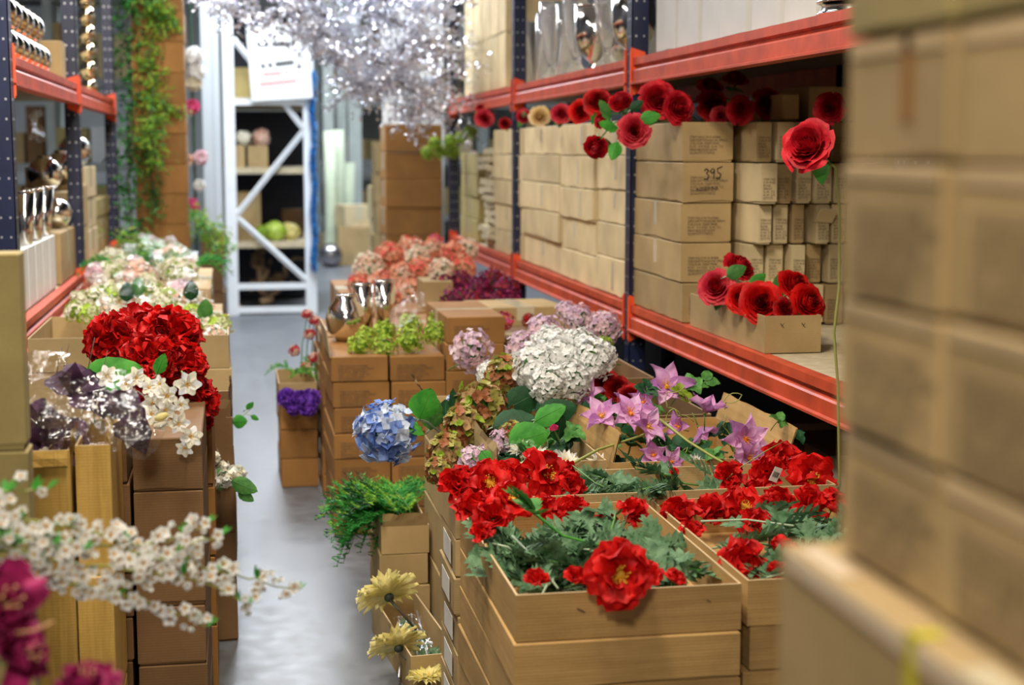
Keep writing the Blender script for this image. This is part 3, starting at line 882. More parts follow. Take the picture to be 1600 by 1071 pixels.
# tall far column on the left with the green garland
stack(-.70, -.325, 11.65, 12.1, 0, 3.1, 14, K_RED, 'tall far column behind the green garland', 'brown', jit=.004)
# far pile right
stack(1.27, 1.75, 13.0, 13.5, 0, 1.87, 8, K_RED, 'far pile beyond the end of the right rack', 'brown', jit=.006)

# ================================================================ far end
wr = thing('white_rack_frame', 'white steel rack with diagonal braces at the far end of the aisle', 'rack')
for x in (-.018, .767):
    for y in (15.65, 18.4):
        b = MB(); b.box(x - .055, y, 0, x + .055, y + .08, 4.6); b.build('post', WHITEM, wr)
zs = [at(372, 448, Y=15.7).z, at(372, 340, Y=15.7).z, at(470, 205, Y=15.7).z, at(372, 60, Y=15.7).z]
for z in (zs[0], at(430, 160, Y=15.7).z, .05):
    b = MB(); b.box(.037, 15.67, z - .03, .712, 15.71, z + .03); b.build('cross_bar', WHITEM, wr)
for (xa, za, xb, zb) in ((.712, zs[0] + .06, .037, zs[1]), (.037, zs[1] + .03, .712, zs[2]), (.712, zs[2] + .03, .037, zs[3])):
    b = MB(); b.tube([(xa, 15.69, za), (xb, 15.69, zb)], .03, 4); b.build('brace', WHITEM, wr)
SH = [at(420, 262, Y=15.75).z, at(420, 378, Y=15.75).z, at(420, 152, Y=15.75).z]
for z in SH:
    b = MB(); b.box(-.07, 15.74, z - .06, .82, 18.4, z); b.build('shelf_board', BOARD, wr)
far = [(.02, 16.0, SH[0], .22, .22, K_MID, 'kraft carton left of its twin on the middle shelf of the white rack'),
       (.26, 16.0, SH[0], .20, .22, K_MID, 'kraft carton right of its twin on the middle shelf of the white rack'),
       (.12, 16.1, SH[1], .32, .5, K_MID, 'tall kraft carton on the lower shelf of the white rack'),
       (.62, 16.6, SH[1], .22, .3, K_BROWN, 'dark carton deep on the lower shelf of the white rack'),
       (.15, 16.1, SH[2], .3, .3, K_OLIVE, 'olive carton behind the white sign on the rack')]
for x, y, z, wd, h, mt, lab in far:
    put(carton(wd, .3, h, mt, x * 9, tape=False), x, y, z, 0, lab)
def litter(mats, rad, n, R, kind, shape=1):
    def f():
        r = thing(kind, '', kind)
        b = MB()
        for i in range(n):
            a = rnd.uniform(0, 2 * PI); q = rnd.uniform(0, R)
            b.ball((math.cos(a) * q, math.sin(a) * q * .6, rad * rnd.uniform(.7, 1.5) * shape), rad * rnd.uniform(.7, 1.2), 8, rnd.randrange(len(mats)))
        b.build('blooms', mats, r, True)
        return r
    return f
b = MB()
for x, r_ in ((.05, .07), (.17, .08), (.3, .06)): b.ball((x, 15.95, SH[0] + .22 + r_), r_, 12)
for nm, x, zz_, r_, mt in (('pink', .3, SH[0] + .222, .08, BLUSH), ('cream', .12, SH[0] + .222, .07, IVORY), ('lime', .42, SH[1], .1, CHART), ('yellow', .58, SH[1], .09, LEMON), ('green', .3, SH[1], .08, LIME)):
    o = MB(); o.ball((0, 0, r_), r_, 14)
    for i in range(60):
        v = Vector((rnd.gauss(0, 1), rnd.gauss(0, 1), rnd.gauss(0, 1))).normalized()
        o.petal(Matrix.Translation(v * r_ + Vector((0, 0, r_))) @ rotto(v, rnd.uniform(0, 6)), .035, .02, nu=3, nv=3)
    o = o.build('flower_ball', mt, smooth=True, loc=(x, 15.9 if x < .45 else 16.0, zz_))
    tag(o, f'{nm} flower ball on the white rack', 'artificial flower')
for k in range(9):
    b = MB(); x = rnd.uniform(.05, .6); p = [Vector((x, 16.0 + k * .12, .03 + k * .055))]
    for i in range(5): p.append(p[-1] + Vector((rnd.uniform(-.02, .14) * (1 if k % 2 else -.6), rnd.uniform(-.05, .1), rnd.uniform(-.03, .12))))
    b.tube(p, .045, 6, r2=.012)
    tag(b.build('driftwood_stick', plain('driftwood', (.30, .19, .10), .8, var=.3), smooth=True), 'driftwood stick in the jumble at the foot of the white rack', 'driftwood', 'driftwood sticks at the foot of the white rack')

# sign
sg = thing('paper_sign', 'white sign with black and red handwriting tied to the white rack', 'sign', at(437, 98, Y=15.55), (0, -.06, 0))
b = MB(); b.box(-.30, -.008, -.36, .30, .008, .36)
b.build('sign_board', plain('sign_paper', (.74, .74, .73), .6), sg)
for row, (z, wd, mt, slope) in enumerate(((.17, .34, MARKER, -.05), (-.02, .3, MARKER, .08), (-.11, .28, plain('red_marker', (.65, .12, .1), .6), .03), (-.20, .36, plain('red_marker', (.65, .12, .1), .6), .05))):
    mb = MB(); x = -wd / 2 - .03
    while x < wd / 2 - .03:
        pts = [(x, z + slope * x), (x + .012, z + .03 + slope * x), (x + .022, z - .012 + slope * x), (x + .03, z + .014 + slope * x)]
        stroke(pts, .017 if row < 2 else .009, 0, mb); x += .036 if rnd.random() < .8 else .07
    mb.build('handwriting', mt, sg).location = (0, -.0095, 0)

# tinsel
b = MB()
p0 = at(489, 112, Y=15.6); p1 = at(492, 425, Y=15.6)
for i in range(1500):
    t = i / 1500; c = p0.lerp(p1, t) + Vector((.012 * math.sin(t * 25), 0, 0)); v = Vector((rnd.gauss(0, 1), rnd.gauss(0, 1), rnd.gauss(0, .5))).normalized()
    e = c + v * .055; n = v.cross(Vector((0, 0, 1))).normalized() * .006; k = len(b.v)
    b.v += [c - n, e - n, e + n, c + n]; b.f.append((k, k + 1, k + 2, k + 3)); b.m.append(0)
b.tube([p0, p1], .01, 5)
tag(b.build('tinsel_garland', BLUEG), 'bright blue tinsel garland hanging down the right post of the white rack', 'garland')

# steel columns and rolls
for k, (px, Y, wd, top) in enumerate(((327, 14.6, .09, 4.6), (341, 14.9, .07, 4.6), (515, 24, .16, 5), (535, 24.3, .16, 5), (556, 24.2, .2, 5))):
    p = at(px, 300, Y=Y); b = MB()
    b.box(-wd / 2, 0, 0, wd / 2, .1, top)
    b.box(-wd / 2 - .02, -.02, 0, wd / 2 + .02, .12, .02)
    tag(b.build('steel_column', plain('light_grey_steel', (.50, .54, .56), .5) if k < 2 else GREYP, loc=(p.x, Y, 0)), ['pale steel column left of the white rack, nearer', 'pale steel column left of the white rack, farther', 'grey-green column right of the blue tinsel', 'grey-green column, middle of the three far ones', 'grey-green column, rightmost of the three far ones'][k], 'column')
for k, (px, y0, y1, r_) in enumerate(((515, 205, 330, .09), (530, 203, 325, .09), (545, 255, 330, .14))):
    p = at(px, y0, Y=22.6); b = MB(); z1 = p.z
    b.lathe([(0, 0), (r_ * 1.1, 0), (r_, .1), (r_ * .9, z1 * .5), (r_, z1), (0, z1)], 14)
    tag(b.build('fabric_roll', plain('pale_green_fabric', (.55, .62, .45), .9, var=.1), smooth=True, loc=(p.x, 22.6 + .3 * k, 0)), ['pale green fabric roll nearest the tinsel', 'pale green fabric roll, middle one', 'thick pale green fabric roll'][k], 'fabric roll')
p = at(516, 362, Y=22.0); b = MB(); b.ball((0, 0, .17), .17, 20)
for i in range(5): b.tube([(.171 * math.cos(a) * math.cos(i), .171 * math.cos(a) * math.sin(i), .17 + .171 * math.sin(a)) for a in [q * .5 - 1.5 for q in range(7)]], .004, 4)
tag(b.build('mirror_ball', plain('dark_mirror', (.4, .38, .4), .2, .9), smooth=True, loc=(p.x, 22, 0)), 'grey mirrored ball on the far floor', 'ball')
put(carton(.5, .5, .55, K_MID, 3), at(557, 350, Y=22).x, 22.4, 0, 0, 'kraft carton on the far floor right of the mirrored ball')
put(carton(.42, .4, .32, K_PALE, 3), at(556, 350, Y=22).x, 22.4, .552, .3, 'pale crumpled carton on top of the far floor carton')
put(carton(.45, .45, .4, K_MID, 4), at(527, 350, Y=23.6).x, 23.5, 0, .4, 'kraft carton tilted behind the mirrored ball')
for k in range(4): 
    p = at((585, 588, 580, 600)[k], 300, Y=17.5 + k)
    stack(p.x, p.x + .45, 17.5 + k, 17.9 + k, 0, (1.75, 1.6, 1.2, 1.9)[k], (5, 4, 3, 5)[k], (K_MID, K_OLIVE, K_PALE, K_MID)[k], ['first far pile behind the right rack end', 'second far pile behind the right rack end', 'low far pile behind the right rack end', 'fourth far pile behind the right rack end'][k], 'kraft', jit=.02)
# dark bales deep in the white rack and racks along the far wall
for k, (z0, z1) in enumerate(((0.02, SH[1] - .08), (SH[1], SH[0] - .08), (SH[0], SH[2] - .08), (SH[2], SH[2] + 1.0))):
    b = MB(); wavebox(b, .82, .6, z1 - z0 - .02, 0, .01, k * 3.3)
    tag(b.build('wrapped_bale', plain('dark_wrap', (.022, .024, .035), .7, bump=.3, bscale=8), loc=(.375, 17.7, z0 + .002)), 'dark wrapped bale deep on the ' + ['floor level', 'lower shelf', 'middle shelf', 'top shelf'][k] + ' of the white rack', 'bale')
for r_i, (x0, x1, y) in enumerate(((-3.6, -.6, 19.0), (1.5, 4.4, 27.5), (4.5, 7.4, 27.5))):
    fr = thing('storage_rack', ['pale rack of mixed stock left of the white frame', 'grey rack of mixed stock against the far wall', 'second grey rack against the far wall, farther right'][r_i], 'rack')
    for x in (x0, (x0 + x1) / 2, x1):
        b = MB(); b.box(x - .05, y, 0, x + .05, y + .9, 4.4); b.build('post_pair', GREYP, fr)
    for z in (.5, 1.5, 2.5, 3.5):
        b = MB(); b.box(x0, y + .01, z - .1, x1, y + .89, z); b.build('shelf_board', plain('grey_shelf', (.30, .32, .30), .6), fr)
    x = x0 + .1; i = 0
    for z in (.5, 1.5, 2.5, 3.5):
        x = x0 + .08
        while x < x1 - .4:
            wd = rnd.uniform(.3, .6); h = rnd.uniform(.3, .75); i += 1
            put(carton(wd - .03, .6, h, rnd.choice([K_MID, K_PALE, WHITEB, K_BROWN, K_OLIVE]), i, tape=False), x + wd / 2, y + .45, z + .002, 0, 'stock carton on the ' + {.5: 'lowest', 1.5: 'second', 2.5: 'third', 3.5: 'top'}[z] + ' shelf of ' + ['the pale far rack', 'the grey far rack', 'the second grey far rack'][r_i], ['lowest', 'second', 'third', 'top'][int(z)] + ' shelf cartons of far rack ' + 'abc'[r_i])
            x += wd
x0, x1 = at(597, 100, Y=13.7).x, at(693, 100, Y=13.7).x
b = MB(); b.box(x0, 13.7, 0, x1, 13.73, 3.5)  # white panel added to stand in for a bright area of background
for i in range(1, 3): b.box(x0 + (x1 - x0) * i / 3 - .004, 13.695, 0, x0 + (x1 - x0) * i / 3 + .004, 13.7, 3.5)
tag(b.build('bright_patch_board', plain('bright_patch_white', (.85, .87, .86), .6)), 'tall white boards added for the bright patch behind the far carton pile and the glitter branches', 'board')
# ================================================================ flower builders
def stem_part(root, path, r=.0028, mat=STEM, name='stem', r2=None):
    b = MB(); b.tube(path, r, 6, r2=r2)
    return b.build(name, mat, root, True)


def leaf_part(root, M, L, W, mat=GREEN, fold=.25, curl=-.2, name='leaf'):
    b = MB(); b.leaf(M, L, W, fold, curl); o = b.build(name, mat, root, True)
    return o


def dirM(p, d, roll=0):
    """leaf/petal frame: +Y along d, starting at p"""
    d = Vector(d).normalized()
    q = d.to_track_quat('Y', 'Z')
    return Matrix.Translation(Vector(p)) @ q.to_matrix().to_4x4() @ Matrix.Rotation(roll, 4, 'Y')


def poppy(seed, R=.062, closed=0.0, centre=True, mat=RED):
    def f():
        s = random.Random(seed)
        r = thing('poppy', '', 'artificial flower')
        b = MB()
        for lay, (n, rr, tl) in enumerate(((4, 1.0, .22 + closed), (4, .9, .5 + closed), (3, .62, .85 + closed * .6))):
            for k in range(n):
                ph = 2 * PI * k / n + lay * .7 + s.uniform(-.2, .2)
                b.petal(petmat(ph, tl + s.uniform(-.14, .14), .004, lay * .002), R * rr, R * rr * .92, cup=.22, curl=.05 - .2 * (lay == 0), ruf=R * .7, nu=13, nv=8, base=.25, seed=s.random() * 30, mi=0)
        b.build('petals', [mat], r, True)
        if centre:
            c = MB(); c.ball((0, 0, R * .2), R * .16, 12)
            for k in range(34):
                a = s.uniform(0, 2 * PI); q = R * s.uniform(.16, .30)
                c.tube([(0, 0, R * .12), (q * math.cos(a), q * math.sin(a), R * s.uniform(.28, .42))], .0008, 4)
                c.ball((q * math.cos(a), q * math.sin(a), R * .40), .0022, 5)
            c.build('stamens', YELC, r, True)
        cx = MB(); cx.ball((0, 0, -R * .05), R * .13, 10, sz=.8); cx.build('calyx', STEM, r, True)
        stem_part(r, [(0, 0, -R * .1), (.004, .01, -.03), (.01, .03, -.05)], .0022)
        return r
    return f


def rose(seed, R=.04, mats=(ROSE,), openn=1.0, leaves=2):
    def f():
        s = random.Random(seed)
        r = thing('rose', '', 'artificial rose')
        b = MB()
        lay = [(2, .08, 1.12, 1.5, 0.0), (3, .16, 1.12, 1.3, .03), (3, .26, 1.1, 1.2, .05), (4, .37, 1.05, 1.05, .09), (4, .50, .98, .98, .16), (5, .64, .9, .85, .22), (5, .80, .8, .8, .36), (5, .96, .68, .78, .52), (5, 1.08, .55, .7, .7)]
        for li, (n, rad, ht, al, lip) in enumerate(lay):
            for k in range(n):
                ph = 2 * PI * k / n + li * .9 + s.uniform(-.15, .15); pts = []
                nu, nv = 8, 7; sd = s.random() * 40; rk = R * rad * (.8 + .2 * openn)
                for j in range(nv):
                    t = j / (nv - 1)
                    for i in range(nu):
                        q = -1 + 2 * i / (nu - 1)
                        th = ph + q * al * (1 - .12 * t)
                        rr = rk * (.18 + .82 * math.sin(PI / 2 * t ** .6)) + lip * openn * R * .55 * t ** 4
                        z = R * 1.25 * ht * t * (1 - .16 * q * q * t) - lip * openn * R * .35 * t ** 6
                        rr *= 1 + .13 * noise.noise(Vector((q * 2.2 + sd, t * 2, sd))) + .03 * q
                        z += R * .16 * t * noise.noise(Vector((q * 3 + sd, 5, sd)))
                        pts.append(Vector((rr * math.cos(th), rr * math.sin(th), z)))
                b.quad_grid(pts, nu, nv, 0 if len(mats) == 1 else (li // 4 if li < 7 else 1))
        b.build('petals', list(mats), r, True)
        c = MB(); c.ball((0, 0, R * .02), R * .3, 10, sz=.6)
        for k in range(5): c.leaf(petmat(k * 1.257, -.25, R * .15, 0), R * .8, R * .16, .2, .1)
        c.build('calyx', MIDG, r, True)
        stem_part(r, [(0, 0, -R * .1), (.003, .006, -.035), (.0, .018, -.07)], .0028)
        for k in range(leaves):
            a = s.uniform(0, 6.28)
            leaf_part(r, dirM((0, .008, -.035 - .01 * k), (math.cos(a), math.sin(a), -.1 + .3 * k)), R * 1.5, R * .5, GREEN if k % 2 else MIDG)
        return r
    return f


def cluster(seed, R, mats, weights=None, n=110, fs=.0165, squash=.8, kind='hydrangea', cat='artificial hydrangea', npet=4, tip=1.0, leaves=0, stem=True, leafmat=GREEN, shape=None, leafL=.07, hemi=-.35):
    """head of small florets over a rounded ball"""
    def f():
        s = random.Random(seed)
        r = thing(kind, '', cat)
        b = MB()
        for i in range(n):
            z = hemi + (1 - hemi) * (i + .5) / n; a = i * 2.39996
            q = math.sqrt(max(0, 1 - z * z)); v = Vector((q * math.cos(a), q * math.sin(a), z))
            p = Vector((v.x * R, v.y * R, v.z * R * squash)) * s.uniform(.78, 1.16)
            if shape: p = Vector(shape(p))
            M = Matrix.Translation(p) @ rotto(v + Vector((s.uniform(-.6, .6), s.uniform(-.6, .6), s.uniform(-.5, .5))), s.uniform(0, 6))
            mi = s.choices(range(len(mats)), weights)[0] if len(mats) > 1 else 0
            f_ = fs * s.uniform(.8, 1.2)
            for k in range(npet):
                b.petal(M @ petmat(2 * PI * k / npet, .25 + s.uniform(-.2, .45)), f_, f_ * .62, cup=.3, curl=-.1, nu=3, nv=4, mi=mi, tip=tip, base=.3)
        b.build('florets', list(mats), r, True)
        c = MB(); c.ball((0, 0, -R * .05), R * .72, 10, 0, squash * .75)
        for k in range(8):
            a = k * .785; c.tube([(0, 0, -R * .8), (R * .5 * math.cos(a), R * .5 * math.sin(a), -R * .2)], .0018, 4)
        c.build('inner_stalks', leafmat if R > .05 else mats[0], r, True)
        if stem: stem_part(r, [(0, 0, -R * .7), (0, .01, -R * 1.2), (.0, .03, -R * 1.7)] + ([(0, .07, -R * 2.6), (0, .12, -R * 3.0)] if kind == 'lilac' else []), .003)
        for k in range(leaves):
            a = 2 * PI * k / max(1, leaves) + s.uniform(-.4, .4)
            leaf_part(r, dirM((0, 0, -R * .8), (math.cos(a), math.sin(a), -.15)), leafL, leafL * .42, leafmat)
        return r
    return f


def frilled(seed, R, mats, n=46, kind='peony', cat='artificial peony'):
    """ball of large ruffled petals"""
    def f():
        s = random.Random(seed)
        r = thing(kind, '', cat)
        b = MB()
        for i in range(n):
            z = -.55 + 1.52 * (i + .5) / n; a = i * 2.39996; q = math.sqrt(max(0, 1 - z * z))
            v = Vector((q * math.cos(a), q * math.sin(a), z))
            side = v.cross(Vector((s.gauss(0, 1), s.gauss(0, 1), s.gauss(0, 1)))).normalized()
            d = (v * s.uniform(.5, 1.0) + side * .75)
            M = dirM(v * R * .52, d, s.uniform(-.6, .6))
            b.petal(M, R * .62, R * .44, cup=.4, curl=s.uniform(-.25, .3), ruf=R * .5, nu=9, nv=6, mi=s.randrange(len(mats)), seed=s.random() * 50)
        b.ball((0, 0, 0), R * .6, 12, 0)
        b.build('petals', list(mats), r, True)
        c = MB(); c.ball((0, 0, -R * .55), R * .2, 8); c.build('calyx', MIDG, r, True)
        stem_part(r, [(0, 0, -R * .6), (0, .01, -R * 1.1), (0, .03, -R * 1.5)], .003)
        return r
    return f


def star(seed, L, W, mats, n=6, tilt=.35, centre=ORC, inner=True, kind='clematis', cat='artificial clematis', tip=0.0, leaves=0, rows=1, back=None, ruf=.012, nsta=14):
    def f():
        s = random.Random(seed)
        r = thing(kind, '', cat)
        b = MB()
        for row in range(rows):
            for k in range(n):
                ph = 2 * PI * (k + .5 * row) / n + s.uniform(-.12, .12)
                b.petal(petmat(ph, tilt + row * .25 + s.uniform(-.15, .15), .003, row * .002), L * (1 - .12 * row) * s.uniform(.9, 1.08), W, cup=.55, curl=s.uniform(-.25, .05) - .1, ruf=ruf, nu=5, nv=7, mi=(k + row) % len(mats), tip=tip, base=.35, seed=s.random() * 30)
        b.build('petals', list(mats), r, True)
        c = MB()
        if inner:
            for k in range(nsta):
                a = s.uniform(0, 6.28); q = L * s.uniform(.06, .26)
                c.tube([(0, 0, 0), (q * .7 * math.cos(a), q * .7 * math.sin(a), L * .16), (q * math.cos(a), q * math.sin(a), L * s.uniform(.22, .34))], .0016, 4, r2=.0007)
            c.ball((0, 0, L * .06), L * .1, 8)
            c.build('stamens', centre, r, True)
        c = MB(); c.ball((0, 0, -L * .06), L * (.17 if back else .08), 10, sz=.8); c.build('calyx', back or STEM, r, True)
        stem_part(r, [(0, 0, -L * .1), (.003, .008, -.03), (0, .02, -.06)], .0022, mat=back or STEM)
        for k in range(leaves):
            a = s.uniform(0, 6.28); leaf_part(r, dirM((0, .01, -.03), (math.cos(a), math.sin(a), .1)), L * .8, L * .25, MIDG)
        return r
    return f


def serrated(b, M, L, W, n=6, mi=0):
    """feathery poppy leaf: midrib with pointed lobes"""
    pts = []
    def strip(a, c, w0, w1, up):
        d = (c - a); n_ = d.cross(up).normalized(); k = len(b.v)
        mid = (a + c) / 2 + up * .06 * d.length
        b.v.extend([a - n_ * w0, mid - n_ * w0 * 1.1, c, mid + n_ * w0 * 1.1, a + n_ * w0]); b.f.append((k, k + 1, k + 2, k + 3, k + 4)); b.m.append(mi)
    up = Vector((0, 0, 1))
    prev = Vector((0, 0, 0))
    spine = [Vector((0, L * t, -.22 * L * t * t + .1 * L * t)) for t in [i / n for i in range(n + 1)]]
    base = len(b.v)
    for i in range(n):
        a, c = spine[i], spine[i + 1]; w_ = W * .24
        k = len(b.v); b.v += [a + Vector((-w_, 0, 0)), c + Vector((-w_ * .8, 0, 0)), c + Vector((w_ * .8, 0, 0)), a + Vector((w_, 0, 0))]; b.f.append((k, k + 1, k + 2, k + 3)); b.m.append(mi)
        if i:
            ll = W * 1.25 * math.sin(PI * (.15 + .75 * i / n))
            for sd in (-1, 1):
                strip(a, a + Vector((sd * ll, ll * .75, ll * .12)), L * .095, 0, up)
    strip(spine[-1], spine[-1] + Vector((0, L * .14, -.03 * L)), L * .07, 0, up)
    for i in range(base, len(b.v)): b.v[i] = M @ b.v[i]


def foliage(seed, kind='poppy_leaf_spray'):
    def f():
        s = random.Random(seed)
        r = thing(kind, '', 'artificial foliage')
        L = .20
        path = [Vector((0, 0, 0))]
        for i in range(5): path.append(path[-1] + Vector((s.uniform(-.02, .02), L / 5, s.uniform(-.006, .012))))
        stem_part(r, path, .0028, PALEST if seed % 2 else STEM)
        b = MB()
        for i in range(9):
            p = path[1 + i % 5]; a = s.uniform(-1.2, 1.2)
            serrated(b, dirM(p, (math.sin(a), math.cos(a), s.uniform(-.1, .55)), s.uniform(-.9, .9)), s.uniform(.055, .09), s.uniform(.020, .030), 4)
        b.build('leaves', SAGE, r)
        return r
    return f


def big_leaf_spray(seed, L=.10, n=3, mat=GREEN, kind='hydrangea_leaf_spray'):
    def f():
        s = random.Random(seed)
        r = thing(kind, '', 'artificial foliage')
        stem_part(r, [(0, 0, -.1), (0, .01, -.03), (0, 0, .02)], .0035)
        for k in range(n):
            a = 2 * PI * k / n + s.uniform(-.3, .3)
            b = MB(); M = dirM((0, 0, .01 * k), (math.cos(a), math.sin(a), s.uniform(.1, .6)), s.uniform(-.5, .5))
            pts = []
            for j in range(9):
                t = j / 8; wd = L * .40 * (math.sin(PI * min(1, t ** .72)) ** .75 if 0 < t < 1 else .02)
                for i in range(7):
                    q = -1 + i / 3; e = 1 + (.05 * math.sin(j * 9) if abs(q) == 1 else 0)
                    pts.append(M @ Vector((q * wd * e, L * t, abs(q) * .2 * wd - .25 * L * t * t + .006 * math.sin(t * 14 + abs(q) * 4) * (abs(q)))))
            b.quad_grid(pts, 7, 9); b.build('leaf', mat, r, True)
        return r
    return f


def label_at(o, x): o['label'] = x


def pl(px, py, Y=None, Z=None, X=None): return at(px, py, X=X, Y=Y, Z=Z)


FRONT = Vector((-.12, -1, .3))
# ================================================================ poppies
def P(px, py, Y, d, sc_, label, v=0, closed=False, roll=None):
    key = f'poppy{v}{"c" if closed else ""}'
    return place(key, poppy(11 + v * 3 + closed, closed=.75 if closed else 0., centre=not closed), label, pl(px, py, Y=Y), d, roll if roll is not None else rnd.uniform(0, 6), sc_)


g1 = 'poppies in the front open carton'; g2 = 'poppies in the front right open carton'; g3 = 'poppies in the crosswise carton'
big = P(967, 899, 3.04, (-.05, -1, .3), 1.1, 'large open red poppy with yellow centre hanging over the front carton rim', 0)
lst = [
    (838, 912, 3.16, (0, -.5, 1), .5, 'small red poppy in the front left corner of the front carton', 1, 1), (898, 908, 3.17, (.2, -.5, 1), .52, 'small red poppy just left of the large hanging one', 2, 1),
    (1012, 903, 3.17, (.2, -.6, 1), .58, 'small red poppy just right of the large hanging one', 1, 1), (1052, 908, 3.17, (.3, -.5, .8), .42, 'smallest red poppy near the front right corner of the front carton', 2, 1),
    (742, 800, 3.72, (-.5, -.6, .8), .85, 'red poppy at the back left corner of the front carton', 0, 1), (770, 812, 3.6, (-.3, -.9, .5), .8, 'red poppy slumped by the left wall of the front carton', 1, 1),
    (800, 785, 3.78, (.2, -.8, .7), .9, 'ruffled red poppy near the back left of the front carton', 2, 0), (755, 838, 3.48, (-.3, -.5, .9), .55, 'red poppy bud low on the left of the front carton', 1, 1),
    (893, 806, 3.8, (0, -.8, .7), .85, 'red poppy in the middle of the back of the front carton', 0, 1), (947, 826, 3.66, (-.4, -.6, .8), .62, 'narrow red poppy standing right of centre in the front carton', 2, 1),
    (985, 808, 3.76, (.3, -.7, .8), .8, 'dark ruffled red poppy at the back right of the front carton', 1, 1), (850, 800, 3.82, (.1, -.8, .8), .7, 'red poppy behind the long green stem', 2, 1)]
for a in lst: P(*a[:6], a[6], bool(a[7]))['group'] = g1
lst = [
    (1062, 812, 3.78, (-.3, -.5, .9), .95, 'red poppy at the back left corner of the front right carton', 0, 1), (1108, 806, 3.82, (0, -.6, .9), .9, 'second red poppy along the back of the front right carton', 1, 1),
    (1160, 798, 3.82, (.1, -.7, .9), 1.05, 'third red poppy along the back of the front right carton', 2, 0), (1212, 796, 3.84, (.2, -.6, .9), .95, 'fourth red poppy along the back of the front right carton', 0, 1),
    (1262, 794, 3.82, (.1, -.8, .8), .95, 'fifth red poppy along the back of the front right carton', 1, 1), (1300, 796, 3.8, (.3, -.6, .8), .85, 'last red poppy at the back right of the front right carton', 2, 1),
    (1158, 884, 3.32, (-.2, -.8, .7), .98, 'red poppy standing in the front left corner of the front right carton', 0, 1), (1222, 872, 3.36, (.3, -.6, .8), .75, 'red poppy half hidden by the pale tape in the front right carton', 2, 1),
    (1082, 838, 3.6, (-.3, -.4, .9), .6, 'small dark red poppy on the left side of the front right carton', 2, 1), (1215, 900, 3.24, (.0, -.5, .9), .5, 'small red poppy at the front of the front right carton', 1, 1),
    (1180, 825, 3.62, (.1, -.5, .9), .8, 'red poppy in the middle of the front right carton', 2, 1)]
for a in lst: P(*a[:6], a[6], bool(a[7]))['group'] = g2
lst = [
    (718, 762, 4.0, (-.4, -.8, .7), .95, 'tall red poppy at the far left of the crosswise carton', 1, 1), (765, 758, 4.02, (-.1, -.9, .6), 1.05, 'wide red poppy second from the left in the crosswise carton', 2, 0),
    (800, 752, 4.08, (.1, -.7, .8), .9, 'red poppy between the wide one and the one with a price tag', 0, 1), (848, 742, 4.05, (.75, -.8, .5), 1.15, 'open red poppy with yellow centre facing right above the crosswise carton', 0, 0),
    (885, 762, 4.02, (.5, -.6, .7), .8, 'red poppy drooping right of the yellow-centred one', 2, 1), (1140, 748, 4.0, (-.2, -.8, .6), .8, 'red poppy lying left of the tagged one in the crosswise carton', 1, 1),
    (1178, 768, 3.98, (-.2, -.6, .8), .55, 'small red poppy tucked below the tagged one', 2, 1), (1200, 742, 4.02, (-.3, -.8, .6), .9, 'red poppy with a barcode tag in the crosswise carton', 0, 1),
    (1218, 722, 4.12, (0, -.7, .9), .95, 'red poppy highest on the right of the crosswise carton', 2, 1), (1264, 752, 4.0, (.2, -1, .4), 1.2, 'large dark-rimmed red poppy at the right end of the crosswise carton', 1, 0),
    (1052, 740, 4.15, (0, -.5, .9), .28, 'small dark red poppy bud in the middle of the crosswise carton', 1, 1), (888, 728, 4.2, (-.2, -.8, -.2), .42, 'small drooping dark red poppy on the end of the long stem', 2, 1)]
for a in lst:
    o = P(*a[:6], a[6], bool(a[7])); o['group'] = g3
TAGM = plain('tag_card', (.80, .79, .74), .4)
for k, (px, py, Y, rt) in enumerate(((1212, 742, 3.93, .35), (816, 775, 3.92, .1))):
    t = thing('price_tag', ['white barcode tag hanging on the right red poppy of the crosswise carton', 'small white tag on the left red poppies of the crosswise carton'][k], 'price tag', pl(px, py, Y=Y), (.2, rt, .1))
    b = MB(); h = .021 if k == 0 else .013; b.box(-.012 if k == 0 else -.009, -.0006, -h, .012 if k == 0 else .009, .0006, h); b.build('tag_card', TAGM, t)
    b = MB(); x = -.008
    if k == 0:
        while x < .008:
            e = rnd.choice((.0006, .0012)); b.box(x, -.001, -.008, x + e, -.0007, .008); x += e + rnd.choice((.0007, .0013))
        b.build('barcode', MARKER, t)

# foliage in the three poppy cartons
reg = [((.60, 1.03), (3.14, 3.75), .645, 40, 'grey-green poppy leaves lying in the front open carton'),
       ((1.12, 1.54), (3.16, 3.78), .645, 20, 'grey-green poppy leaves lying in the front right open carton'),
       ((.82, 1.40), (3.98, 4.18), .66, 16, 'grey-green poppy leaves lying in the crosswise carton')]
for (xr, yr, z, n, lab) in reg:
    for k in range(n):
        a = rnd.uniform(0, 6.28); x = rnd.uniform(*xr); y = rnd.uniform(*yr)
        L = .09; x = min(max(x, xr[0] + L * max(0, -(-math.sin(a))) * 1), xr[1])
        x = min(max(x + math.sin(a) * L, xr[0]), xr[1]); y = min(max(y - math.cos(a) * L, yr[0]), yr[1])
        cx_, cy_ = (xr[0] + xr[1]) / 2, (yr[0] + yr[1]) / 2
        if (cx_ - x) * -math.sin(a) + (cy_ - y) * math.cos(a) < 0: a += PI
        place(f'fol{k % 4}', foliage(20 + k % 4), lab, (x, y, z + rnd.uniform(-.015, .055)), rot=(rnd.uniform(.0, .3), rnd.uniform(-.5, .5), a), scale=rnd.uniform(.75, 1.15), group=lab.replace('lying ', ''))
